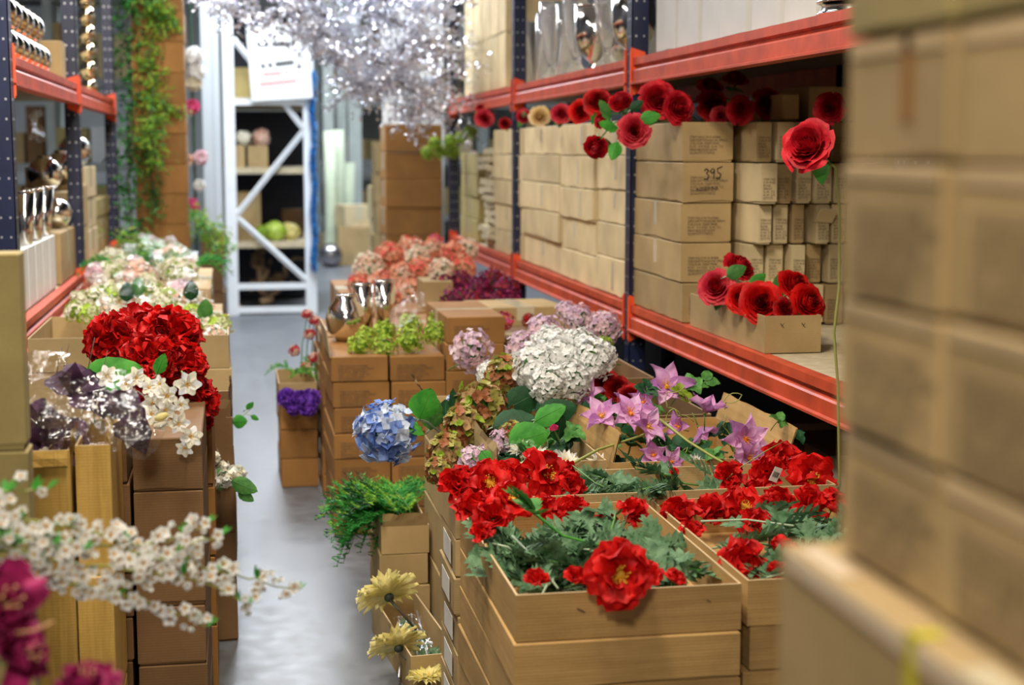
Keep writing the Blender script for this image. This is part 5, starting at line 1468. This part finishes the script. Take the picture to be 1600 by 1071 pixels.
for k, (px, py, Y) in enumerate(((945, 540, 5.6), (965, 612, 5.0), (985, 625, 4.95), (945, 600, 5.1))):
    if k == 0: lil(px, py, Y, (0, -.7, .7), .4, 'char', [CHART], 'lime green hydrangea head under the shelf beam')
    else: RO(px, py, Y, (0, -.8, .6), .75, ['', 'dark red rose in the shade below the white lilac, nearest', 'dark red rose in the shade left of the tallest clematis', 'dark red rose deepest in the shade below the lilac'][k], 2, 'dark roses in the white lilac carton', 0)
long_stems = [((870, 560), (970, 570), 5.5), ((880, 580), (975, 590), 5.4), ((760, 575), (800, 572), 5.4), ((900, 520), (965, 522), 5.9)]
for k, (a, b_, Y) in enumerate(long_stems): long_stem(['dark green bundled stems right of the white lilac', 'lower dark green stem right of the white lilac', 'dark stem left of the white lilac', 'green stem among the pink lilac'][k], [pl(*a, Y=Y), pl((a[0] + b_[0]) / 2, (a[1] + b_[1]) / 2 + 3, Y=Y), pl(*b_, Y=Y)], .0035, STEM)

# small pile by the aisle
for k, (px, py, Y) in enumerate(((448, 622, 7.42), (468, 625, 7.4), (486, 622, 7.42), (460, 634, 7.4), (480, 636, 7.38))):
    place('violet', frilled(300, .035, [PURP], 30, 'violet_bloom', 'artificial flower'), ['left', 'middle', 'right', 'lower left', 'lower right'][k] + ' violet ruffled bloom on the small pile by the aisle', pl(px, py, Y=Y), (0, -1, .3), k, 1.3, group='violet blooms by the aisle')
for k in range(5): place('frond0', None, 'green moss frond in the open carton of the small pile', (.25 + .02 * k, 7.6 + .08 * k, .52), rot=(.3, 0, rnd.uniform(-2, 2)), scale=.5, group='moss fronds on the small pile')
for k, (px, py, Y) in enumerate(((480, 492, 7.7), (492, 502, 7.7), (484, 522, 7.7), (460, 548, 7.7), (490, 560, 7.7), (478, 575, 7.7))):
    lil(px, py, Y, (0, -.9, .4), .3, 'pinksp', [ROSEP, BLUSH, BURG], ['highest', 'second highest', 'middle', 'left', 'right', 'lowest'][k] + ' dusty pink sprig flower above the small pile', kind='pink_sprig', cat='artificial flower', n=45, fs=.03, group='dusty pink sprig flowers')
for k in range(3): long_stem(['left', 'middle', 'right'][k] + ' thin stem of the dusty pink sprigs', [pl(470 + 8 * k, 590, Y=7.7), pl(472 + 8 * k, 540, Y=7.72), pl(480 + 5 * k, 492 + 8 * k, Y=7.72)], .003, MIDG)

# green flowers at the far end of the right shelf
for k, (px, py) in enumerate(((668, 240), (680, 225), (690, 238), (703, 222), (708, 238), (722, 215), (736, 205))):
    lil(px, py, 11.9, (-.3, -.9, .4), .62, 'char', [CHART], ['leftmost', 'second', 'third', 'fourth', 'fifth', 'sixth', 'rightmost'][k] + ' lime green head at the far end of the right shelf', group='lime green heads at the far end of the right shelf')

# ================================================================ left side flowers
def small_bloom(seed, mats, n=5, L=.02, kind='blossom'):
    b = MB(); s = random.Random(seed)
    return b


# red peony heads
for k, (px, py, Y, R_, lab) in enumerate(((178, 535, 4.6, .082, 'left'), (222, 522, 4.75, .085, 'top middle'), (266, 528, 4.6, .088, 'top right'), (232, 565, 4.45, .078, 'lower middle'), (283, 572, 4.5, .07, 'lower right'), (305, 625, 4.55, .066, 'lowest, over the aisle side'), (225, 600, 4.35, .05, 'small one inside the cellophane'), (312, 655, 4.6, .04, 'smallest, at the bottom'))):
    place('peony', frilled(310, .08, [RED, DRED], 80), f'ruffled red peony head behind the ivory blossoms, {lab}', pl(px, py, Y=Y), (rnd.uniform(-.3, .4), -.9, .4), rnd.uniform(0, 6), R_ / .08, group='ruffled red peony heads')
BL(128, 598, 4.2, (.95, -.1, .25), .16, .05, GREEN, 'large green peony leaf under the red peonies', .3)
BL(245, 585, 4.2, (.3, -.2, .7), .06, .018, GREEN, 'small pointed green leaf in front of the red peonies', .3)

# aubergine satin flowers
def aub(seed, L=.09):
    return star(seed, L, L * .55, [DPURP], n=4, tilt=.5, centre=IVORY, rows=1, kind='aubergine_flower', cat='artificial flower', ruf=.02, nsta=5, tip=1.0)
for k, (px, py, Y, d, s_, lab) in enumerate((
    (120, 612, 3.85, (.2, -.6, .8), .85, 'upper aubergine satin flower behind the cellophane'), (72, 705, 3.62, (-.2, -.9, .5), 1.0, 'dark aubergine flower lowest in the yellow carton'),
    (98, 690, 3.66, (.3, -.8, .5), .8, 'dark aubergine flower right of the lowest one'), (60, 665, 3.75, (-.4, -.7, .7), .8, 'dark aubergine flower at the left edge by the olive pile'),
    (148, 640, 3.8, (.4, -.5, .9), .8, 'aubergine flower in the middle of the cellophane'), (190, 650, 3.7, (.9, -.5, .3), .8, 'aubergine flower nearest the ivory blossoms'))):
    place('aub', aub(320), lab, pl(px, py, Y=Y), d, k * 1.1, s_, group='aubergine satin flowers in cellophane')
for k, (pts, lab) in enumerate(((((162, 672), (220, 635), (238, 675), (228, 712)), 'pointed aubergine satin leaf hanging lowest in the cellophane'), (((95, 590), (118, 565), (133, 592), (110, 622)), 'pointed aubergine leaf standing above the carton'), (((148, 640), (205, 625), (200, 655), (160, 655)), 'folded aubergine leaf in the middle of the cellophane'))):
    b = MB(); Q = [pl(*p, Y=3.62 + .03 * i) for i, p in enumerate(pts)]
    n = 7; g = []
    for j in range(n):
        for i in range(n):
            u, v = i / (n - 1), j / (n - 1)
            p = Q[0] * (1 - u) * (1 - v) + Q[1] * u * (1 - v) + Q[2] * u * v + Q[3] * (1 - u) * v
            g.append(p + Vector((0, -.02 * math.sin(PI * u) * math.sin(PI * v) + .006 * math.sin(u * 12), 0)))
    b.quad_grid(g, n, n); tag(b.build('satin_leaf', DPURP, smooth=True), lab, 'artificial leaf')

# ivory blossoms
def ivory(px, py, Y, d, s_, lab):
    return place('ivory', star(330, .032, .014, [IVORY, WHT], n=6, tilt=.4, centre=YELC, tip=1.0, kind='ivory_blossom', cat='artificial blossom', ruf=.006, nsta=8), lab, pl(px, py, Y=Y), d, rnd.uniform(0, 6), s_, group='ivory blossoms below the red peonies')
nm = ['uppermost left', 'upper left', 'upper middle', 'large upper right', 'right, against the red', 'middle left', 'middle', 'middle right', 'lower middle', 'lower right', 'lowest right', 'lowest', 'top left by the green leaf', 'beside the yellow bud', 'hidden behind the cellophane']
for k, (px, py) in enumerate(((212, 590), (232, 606), (250, 600), (262, 618), (292, 600), (238, 632), (258, 640), (282, 632), (250, 660), (278, 662), (298, 682), (290, 700), (165, 588), (236, 648), (198, 600))):
    ivory(px, py, 3.82 + .02 * (k % 3), (rnd.uniform(-.5, .6), -1, rnd.uniform(-.2, .5)), rnd.uniform(.62, .88) * (1.15 if k in (3, 4, 10) else 1), 'ivory blossom with yellow stamens, ' + nm[k])
for k, (px, py) in enumerate(((252, 652), (250, 664))):
    b = MB(); b.ball((0, 0, 0), .0095, 10, sz=1.9); o = b.build('flower_bud', LEMON if k == 0 else IVORY, smooth=True, loc=pl(px, py, Y=3.76)); o.rotation_euler = (0, 1.2, 0)
    tag(o, ['plump yellow bud among the ivory blossoms', 'pale bud just below the yellow one'][k], 'artificial bud')
long_stem('dark twig holding the ivory blossoms', [pl(215, 612, Y=3.9), pl(250, 640, Y=3.84), pl(280, 665, Y=3.84), pl(298, 695, Y=3.84)], .0025, GREYTW)
for k, (c, ux, uy, nz, sd, lab) in enumerate((((150, 640, 3.62), (.10, 0, .02), (-.02, .02, .075), (.05, -1, .1), 3, 'large crinkled cellophane over the aubergine flowers'), ((205, 665, 3.6), (.07, 0, -.03), (.03, .01, .055), (.1, -1, .0), 8, 'cellophane tip hanging down beside the ivory blossoms'),
                                           ((75, 610, 3.6), (.055, 0, .0), (.0, .02, .085), (-.2, -1, .2), 12, 'upright cellophane at the left edge by the olive pile'), ((105, 665, 3.58), (.06, 0, .01), (.0, .02, .05), (0, -1, .2), 15, 'crumpled cellophane above the yellow carton'))):
    cello_sheet(lab, pl(c[0], c[1], Y=c[2]), ux, uy, nz, .02, CELLO2, 18, sd)
for k, (px, py) in enumerate(((97, 555), (168, 560), (108, 548), (148, 540))):
    long_stem(['left', 'right', 'second', 'third'][k] + ' dry twig tip poking above the cellophane', [pl(px - 12, py + 45, Y=3.9), pl(px, py - 12, Y=3.9)], .0012, GREYTW)

# white sprays at the aisle edge
def spray(seed, mats, n=16, R=.05, L=.018, kind='white_spray'):
    return cluster(seed, R, mats, n=n, fs=L, kind=kind, cat='artificial blossom', squash=1.4, leafmat=MIDG, leaves=3, leafL=.05, npet=5)
for k, (px, py, Y) in enumerate(((318, 735, 5.0), (330, 715, 5.1), (352, 748, 5.0), (368, 742, 5.0), (345, 735, 5.1), (325, 760, 5.0))):
    place('spray', spray(340, [WHT, IVORY], 22, .03, .017), ['leftmost', 'topmost', 'middle', 'rightmost', 'inner', 'lowest'][k] + ' small white blossom spray at the aisle edge', pl(px, py, Y=Y), (.4, -.8, .3), k, .8, group='small white sprays at the aisle edge')
for k, (px, py, Y, L) in enumerate(((362, 752, 4.95, .09), (372, 768, 4.95, .06), (363, 660, 6.0, .06), (385, 640, 6.0, .04), (392, 650, 6.0, .035))):
    BL(px, py, Y, (.8, -.4, (-.3, -.5, .1, .8, -.4)[k]), L, L * (.3 if k != 2 else .45), GREEN if k > 1 else MIDG, ['green leaf below the white sprays', 'pointed green leaf hanging over the aisle', 'round green leaf poking over the aisle', 'tiny leaf of the thin sprig over the aisle', 'second tiny leaf of the thin sprig'][k], .5)
long_stem('thin sprig reaching over the aisle', [pl(355, 655, Y=6.0), pl(378, 652, Y=6.0), pl(396, 635, Y=6.0)], .002, OLST)

# bouquets behind
pos = [(118, 488), (140, 492), (160, 485), (185, 492), (128, 470), (150, 465), (175, 462), (205, 470), (228, 480), (210, 450), (240, 455), (262, 462), (285, 470), (305, 468), (250, 485), (275, 490), (300, 492), (322, 480), (165, 478), (232, 440), (325, 505), (345, 512), (338, 525), (300, 505)]
mts = [[IVORY, LIME], [CREAMG, CHART], [WHT, BLUSH], [IVORY, WHT], [CREAMG, IVORY]]
for k, (px, py) in enumerate(pos):
    Y = 6.35 + (520 - py) * .012
    lil(px, py, Y, (rnd.uniform(-.4, .4), -.8, .7), rnd.uniform(.42, .62), f'bq{k % 5}', mts[k % 5], ['ivory and green', 'pale green', 'white and blush', 'ivory', 'cream'][k % 5] + f' bouquet head in the wrapped row, {["front", "middle", "back"][k % 3]} part, number {k // 3 + 1} from the left' if False else
        ['ivory and green', 'pale green', 'white and blush', 'ivory', 'cream'][k % 5] + f' flower head of the wrapped bouquets in front of the far left cartons', kind='bouquet_flower', cat='artificial flower', n=46, fs=.024, hemi=-.1, group=['ivory and green', 'pale green', 'white and blush', 'ivory', 'cream'][k % 5] + ' heads of the wrapped bouquets')
for k, (px, py, Y) in enumerate(((198, 462, 6.8), (215, 455, 6.9), (298, 460, 6.8), (320, 490, 6.5))):
    BL(px, py + 10, Y, (.1, -.3, .9), .09, .034, (DARKG, MIDG)[k % 2], ['dark leaf standing in the wrapped bouquets', 'green leaf behind the dark one in the wrapped bouquets', 'green leaf at the right of the wrapped bouquets', 'leaf at the aisle end of the wrapped bouquets'][k], .3)
cello_sheet('clear cellophane over the left half of the ivory bouquets', pl(180, 462, Y=6.75), (.17, 0, 0), (0, .18, .03), (0, -.2, 1), .022, CELLO, 16, 21)
cello_sheet('clear cellophane over the right half of the ivory bouquets', pl(285, 462, Y=6.75), (.13, 0, 0), (0, .2, .03), (0, -.2, 1), .022, CELLO, 16, 23)
for k in range(11):
    px = 175 + k * 13; 
    place(f'frond{k % 3}', None, 'green frond of the wrapped bouquets on the back left cartons', pl(px, 425 - 6 * (k % 3), Y=8.6), rot=(.1, 0, rnd.uniform(-2, 2)), scale=.75, group='green fronds of the back left bouquets')
    if k % 2: lil(px, 412 + 8 * (k % 3), 8.5, (0, -.8, .8), .4, 'bq2', None, 'tiny white head among the green fronds, back left', group='tiny white heads among the green fronds')
cello_sheet('clear cellophane over the green fronds, back left', pl(235, 412, Y=8.5), (.26, 0, 0), (0, .3, .03), (0, -.2, 1), .03, CELLO, 16, 25)

mts2 = [('IV', [IVORY, LIME]), ('WB', [WHT, BLUSH]), ('LG', [CREAMG, IVORY]), ('PK', [PINKW, WHT])]
for k in range(30):
    x, y = rnd.uniform(-.72, -.12), rnd.uniform(7.02, 9.2); j = k % 4
    place('bulk' + mts2[j][0], cluster(700 + j, .07, mts2[j][1], n=60, fs=.026, kind='bouquet_flower', cat='artificial flower', hemi=-.1, squash=.8), ['ivory and lime', 'white and blush', 'pale green and ivory', 'pale pink and white'][j] + ' bloom bundled on the back left cartons',
          (x, y, (.93 if y < 7.95 else 1.0) + rnd.uniform(0, .03)), (rnd.uniform(-.4, .4), -.7, .8), rnd.uniform(0, 6), rnd.uniform(.7, 1.0), group=['ivory and lime', 'white and blush', 'pale green and ivory', 'pale pink and white'][j] + ' blooms on the back left cartons')
# ================================================================ cherry blossom branches, near left
def blossom_mesh(seed, L, open_=True):
    s = random.Random(seed); b = MB()
    n = 5
    for k in range(n):
        b.petal(petmat(2 * PI * k / n + s.uniform(-.15, .15), .35 if open_ else 1.25), L, L * .52, cup=.5 if open_ else 1.1, curl=.1 if open_ else -.3, nu=4, nv=5, ruf=L * .15, seed=s.random() * 9)
    if open_:
        for k in range(9):
            a = s.uniform(0, 6.28); b.tube([(0, 0, 0), (L * .25 * math.cos(a), L * .25 * math.sin(a), L * .4)], .0005, 3, 1); b.ball((L * .25 * math.cos(a), L * .25 * math.sin(a), L * .42), .0011, 4, 1)
    b.ball((0, 0, -L * .08), L * .16, 6, 2)
    me = b.build('blossom', [WHT, YELC, MIDG], None, True); m = me.data; bpy.data.objects.remove(me)
    return m
BM = [blossom_mesh(1, .0135), blossom_mesh(2, .0125), blossom_mesh(3, .014)]
BB = [blossom_mesh(4, .0115, False), blossom_mesh(5, .010, False)]
lb = MB()
for k in range(3): lb.leaf(petmat((k - 1) * .7, .5), .026, .005, .2, .1)
tmp = lb.build('leaf_tuft', GREEN, None, True); LEAFM = tmp.data; bpy.data.objects.remove(tmp)
def branch(label, pts, Y0, Y1, nb, seed, dens=None, spread=.022):
    s = random.Random(seed); t = thing('cherry_blossom_branch', label, 'artificial branch')
    P_ = [pl(x, y, Y=Y0 + (Y1 - Y0) * i / (len(pts) - 1)) for i, (x, y) in enumerate(pts)]
    fine = []
    for i in range(len(P_) - 1):
        for j in range(6): fine.append(P_[i].lerp(P_[i + 1], j / 6) + Vector((0, 0, .003 * math.sin(i * 3 + j))))
    fine.append(P_[-1]); stem_part(t, fine, .0032, OLST, r2=.0012)
    for k in range(nb):
        q = s.random() ** (dens or 1.); i = min(len(fine) - 2, int(q * (len(fine) - 1))); c = fine[i].lerp(fine[i + 1], s.random())
        off = Vector((s.uniform(-1, 1) * .5, s.uniform(-.8, .8), s.uniform(-1, 1))).normalized() * s.uniform(.3, 1) * spread
        bud = s.random() < .13 + .5 * max(0, q - .8) * 4
        o = bpy.data.objects.new('blossom_bud' if bud else 'blossom', s.choice(BB if bud else BM)); COL.objects.link(o); o.parent = t
        o.location = c + off; o.rotation_mode = 'QUATERNION'
        o.rotation_quaternion = rotto(Vector((off.x, off.y - .02, off.z)) + Vector((0, -.006, 0)), s.uniform(0, 6)).to_quaternion(); o.scale = (s.uniform(.8, 1.15),) * 3
    for k in range(max(2, nb // 8)):
        i = s.randrange(1, len(fine)); o = bpy.data.objects.new('leaf_tuft', LEAFM); COL.objects.link(o); o.parent = t
        o.location = fine[i]; o.rotation_euler = (s.uniform(-.5, 1.2), s.uniform(-.6, .6), s.uniform(-2.2, -.2)); o.scale = (s.uniform(.7, 1.2),) * 3
    o = bpy.data.objects.new('leaf_tuft', LEAFM); COL.objects.link(o); o.parent = t; o.location = fine[-1]; o.rotation_euler = (0, 0, -1.3)
    return t
branch('top cherry blossom branch, sparse, ending over the yellow carton', [(-25, 772), (25, 765), (75, 765)], 2.55, 2.6, 5, 1)
branch('long upper cherry blossom branch reaching past the brown column', [(-25, 798), (60, 815), (130, 830), (200, 850), (260, 848), (322, 820)], 2.5, 2.75, 52, 2, spread=.026)
branch('main cherry blossom branch with the tip reaching farthest over the aisle', [(-25, 868), (60, 855), (150, 852), (240, 868), (330, 893), (400, 905), (462, 925)], 2.5, 2.85, 62, 3, 1.25, .024)
branch('cherry blossom branch running just under the main one', [(-25, 840), (60, 868), (130, 885), (220, 890), (300, 905), (390, 943)], 2.45, 2.7, 66, 4, 1.0, .026)
branch('lowest cherry blossom branch, sloping down to the right', [(30, 880), (90, 905), (150, 922), (220, 935), (270, 958), (325, 980)], 2.5, 2.7, 46, 5, 1.0, .022)
branch('short cherry blossom branch at the left edge over the olive cartons', [(-30, 815), (20, 835), (80, 850), (130, 862)], 2.48, 2.55, 34, 6, 1.0, .028)
branch('thin cherry blossom twig climbing in front of the brown column', [(200, 880), (262, 870), (300, 850), (345, 838)], 2.6, 2.7, 16, 7, .7, .018)

# magenta blooms, nearest left
def magenta(seed, R):
    def f():
        s = random.Random(seed); r = thing('magenta_lily', '', 'artificial lily'); b = MB()
        for row, (n, tl, l) in enumerate(((5, .5, 1.0), (5, .95, .9), (3, 1.25, .7))):
            for k in range(n): b.petal(petmat(2 * PI * k / n + row * .6 + s.uniform(-.2, .2), tl + s.uniform(-.2, .2), .004), R * l, R * .42, cup=.7, curl=s.uniform(-.5, .1), ruf=R * .5, nu=9, nv=9, mi=0, base=.4, seed=s.random() * 30)
        b.build('petals', [MAG], r, True)
        c = MB()
        for k in range(6): a = k; c.tube([(0, 0, 0), (R * .1 * math.cos(a), R * .1 * math.sin(a), R * .5), (R * .2 * math.cos(a), R * .2 * math.sin(a), R * .8)], .0012, 4); c.ball((R * .2 * math.cos(a), R * .2 * math.sin(a), R * .82), .003, 6)
        c.build('stamens', plain('tan_stamen', (.6, .32, .15), .6), r, True)
        stem_part(r, [(0, 0, 0), (0, .01, -.04), (0, .03, -.08)], .003)
        return r
    return f
place('mag', magenta(400, .075), 'large magenta lily nearest the lens at the left edge', pl(-8, 955, Y=2.0), (.5, -.7, .5), 1.0, .92)
place('mag', None, 'magenta lily lower, its petals trailing to the right', pl(14, 1030, Y=1.98), (.8, -.4, .3), 2.5, .7)
place('mag', None, 'magenta and orange lily just peeking over the bottom edge', pl(135, 1085, Y=1.95), (.1, -.3, .9), .4, .62)
long_stem('tan stamen stalk sticking out of the magenta lily', [pl(25, 990, Y=1.95), pl(55, 985, Y=1.95), pl(84, 972, Y=1.95)], .0022, plain('tan_stamen', (.6, .32, .15), .6))
# short pile behind

# ================================================================ garlands and far flowers
def garland(label, pts, Y, mats, n, spread, seed, ll=.05):
    s = random.Random(seed); t = thing('leaf_garland', label, 'garland'); P_ = [pl(x, y, Y=Y + .15 * math.sin(i)) for i, (x, y) in enumerate(pts)]
    stem_part(t, P_, .006, GREYTW); b = MB()
    for k in range(n):
        q = s.random() * (len(P_) - 1); i = int(q); c = P_[i].lerp(P_[i + 1], q - i) + Vector((s.gauss(0, 1) * spread, s.gauss(0, 1) * spread, s.gauss(0, 1) * spread * .6))
        d = Vector((s.gauss(0, 1), s.gauss(0, 1), s.gauss(-.6, .8)))
        b.leaf(dirM(c, d, s.uniform(0, 6)), ll * s.uniform(.6, 1.3), ll * .13, .2, -.2, s.randrange(len(mats)), nv=4)
    o = b.build('leaves', list(mats), t, True); o['kind'] = 'stuff'
GR = (LIME, MIDG, FL)
garland('trailing green garland, dark inner strand on the rack end', [(200, -20), (198, 80), (210, 180), (200, 280), (208, 390)], 11.55, (MIDG, DARKG, FG), 800, .055, 1, .07)
garland('bright green garland hanging against the brown carton column', [(235, -10), (245, 20), (232, 90), (240, 150), (232, 200), (245, 260)], 11.5, GR, 1100, .05, 2, .06)
garland('short bright green garland branching to the right at the top', [(240, 0), (262, 25), (275, 45)], 11.5, GR, 180, .03, 3, .06)
garland('thin green garland tail against the brown carton column', [(236, 190), (228, 250), (240, 290), (243, 335)], 11.5, (FG, MIDG), 260, .035, 4, .05)
garland('green garland side strand drooping right above the pink pompoms', [(245, 150), (262, 172), (285, 175)], 11.5, GR, 150, .028, 5, .05)
garland('green garland end lying over the bouquets', [(195, 370), (235, 385), (270, 395)], 10.6, GR, 360, .06, 6, .06)
garland('green sprays by the pink pompom pole', [(292, 330), (315, 350), (335, 365), (350, 395)], 11.8, GR, 420, .06, 7, .06)
pole = thing('pompom_pole', 'thin dark pole carrying the pink and white pompom flowers left of the pale columns', 'pole', (pl(305, 300, Y=12.6).x, 12.6, 0))
b = MB(); b.tube([(0, 0, 0), (0, 0, 3.2)], .012, 8); b.build('pole_rod', plain('dark_green_pole', (.03, .08, .05), .6), pole)
b = MB(); b.box(-.12, -.12, 0, .12, .12, .02); b.build('pole_base', GALV, pole)
for k, (px, py, mt, s_, lab) in enumerate(((304, 88, WHT, .9, 'white, topmost'), (308, 112, WHT, .9, 'white, second from top'), (303, 130, IVORY, .8, 'ivory, third from top'), (300, 167, HOTP, .75, 'hot pink, upper'), (293, 250, BLUSH, .6, 'blush, left of its twin'), (314, 247, PINKW, .75, 'pale pink, right of its twin'), (300, 322, HOTP, .75, 'hot pink, lowest'), (312, 290, WHT, .6, 'white, above the lowest'))):
    place('pom' + mt.name, frilled(500, .07, [mt], 40, 'pompom_flower', 'artificial flower'), f'{lab} pompom flower on the far pole', pl(px, py, Y=12.5), (0, -1, .2), k, s_ * 1.1, group='pompom flowers on the far pole')
stack(pl(303, 0, Y=12.9).x, pl(340, 0, Y=12.9).x, 12.9, 13.2, 0, .98, 4, K_BROWN, 'stack behind the pompom pole', 'reddish brown')

# silver glitter branches
def glitter(label, pts, Y, n, spread, seed, thick=.008):
    s = random.Random(seed); t = thing('glitter_branch', label, 'glitter branch'); P_ = [pl(x, y, Y=Y + .25 * math.sin(i * 1.7 + seed)) for i, (x, y) in enumerate(pts)]
    stem_part(t, P_, thick, GREYTW, r2=thick * .4); tw = MB(); b = MB()
    per = 22
    for k in range(n // per):
        q = s.random() * (len(P_) - 1.001); i = int(q); c = P_[i].lerp(P_[i + 1], q - i)
        ax = (P_[i + 1] - P_[i]).normalized()
        e = c + (Vector((s.gauss(0, 1), s.gauss(0, 1), s.gauss(-.3, .8))).normalized() + ax * .8) * spread * s.uniform(.6, 1.6)
        mid = (c + e) / 2 + Vector((0, 0, spread * .2)); tw.tube([c, mid, e], .0022, 3, r2=.001)
        for m in range(per):
            u = s.random(); p = (c.lerp(mid, u * 2) if u < .5 else mid.lerp(e, u * 2 - 1)) + Vector((s.gauss(0, 1), s.gauss(0, 1), s.gauss(0, 1))) * .014
            M = Matrix.Translation(p) @ rotto((s.gauss(0, 1), s.gauss(0, 1), s.gauss(0, 1)), s.uniform(0, 6)); r_ = s.uniform(.006, .012); kk = len(b.v)
            b.v += [M @ Vector((r_ * math.cos(w_ * 1.2566), r_ * 1.5 * math.sin(w_ * 1.2566), 0)) for w_ in range(5)]; b.f.append(tuple(range(kk, kk + 5))); b.m.append(0)
    tw.build('twigs', GREYTW, t); o = b.build('glitter_leaves', SEQ, t); o['kind'] = 'stuff'
G = [([(300, -10), (370, 20), (440, 45), (500, 70), (545, 100)], 10.5, 1700, .16, 'longest silver glitter branch sweeping from the upper left across the aisle', .008),
     ([(420, -20), (480, 30), (540, 80), (600, 100), (690, 85)], 10.8, 2600, .22, 'silver glitter branch crossing in front of the sign corner'),
     ([(470, -20), (520, 40), (580, 95), (640, 140), (690, 175)], 11.0, 3200, .2, 'silver glitter branch slanting down to the right rack end'),
     ([(520, -30), (560, 10), (610, 30), (660, 60), (700, 90)], 11.2, 2600, .22, 'silver glitter branch along the top right of the mass'),
     ([(640, 60), (610, 110), (580, 135), (555, 140)], 11.0, 1700, .16, 'silver glitter branch curling back to the left, lower edge'),
     ([(700, 110), (670, 140), (650, 165), (640, 190)], 11.3, 1800, .16, 'silver glitter branch hanging lowest beside the dark upright'),
     ([(700, 60), (650, 90), (600, 125), (560, 120)], 11.4, 2200, .2, 'silver glitter branch behind the others in the middle'),
     ([(460, -10), (470, 25), (500, 60), (530, 95)], 10.9, 1500, .16, 'short silver glitter branch above the sign corner'),
     ([(560, -20), (600, 0), (650, 10), (700, 20)], 11.3, 1700, .2, 'silver glitter branch at the very top right')]
for k, g in enumerate(G): glitter(g[4], g[0], g[1], g[2], g[3], 600 + k, g[5] if len(g) > 5 else .012)
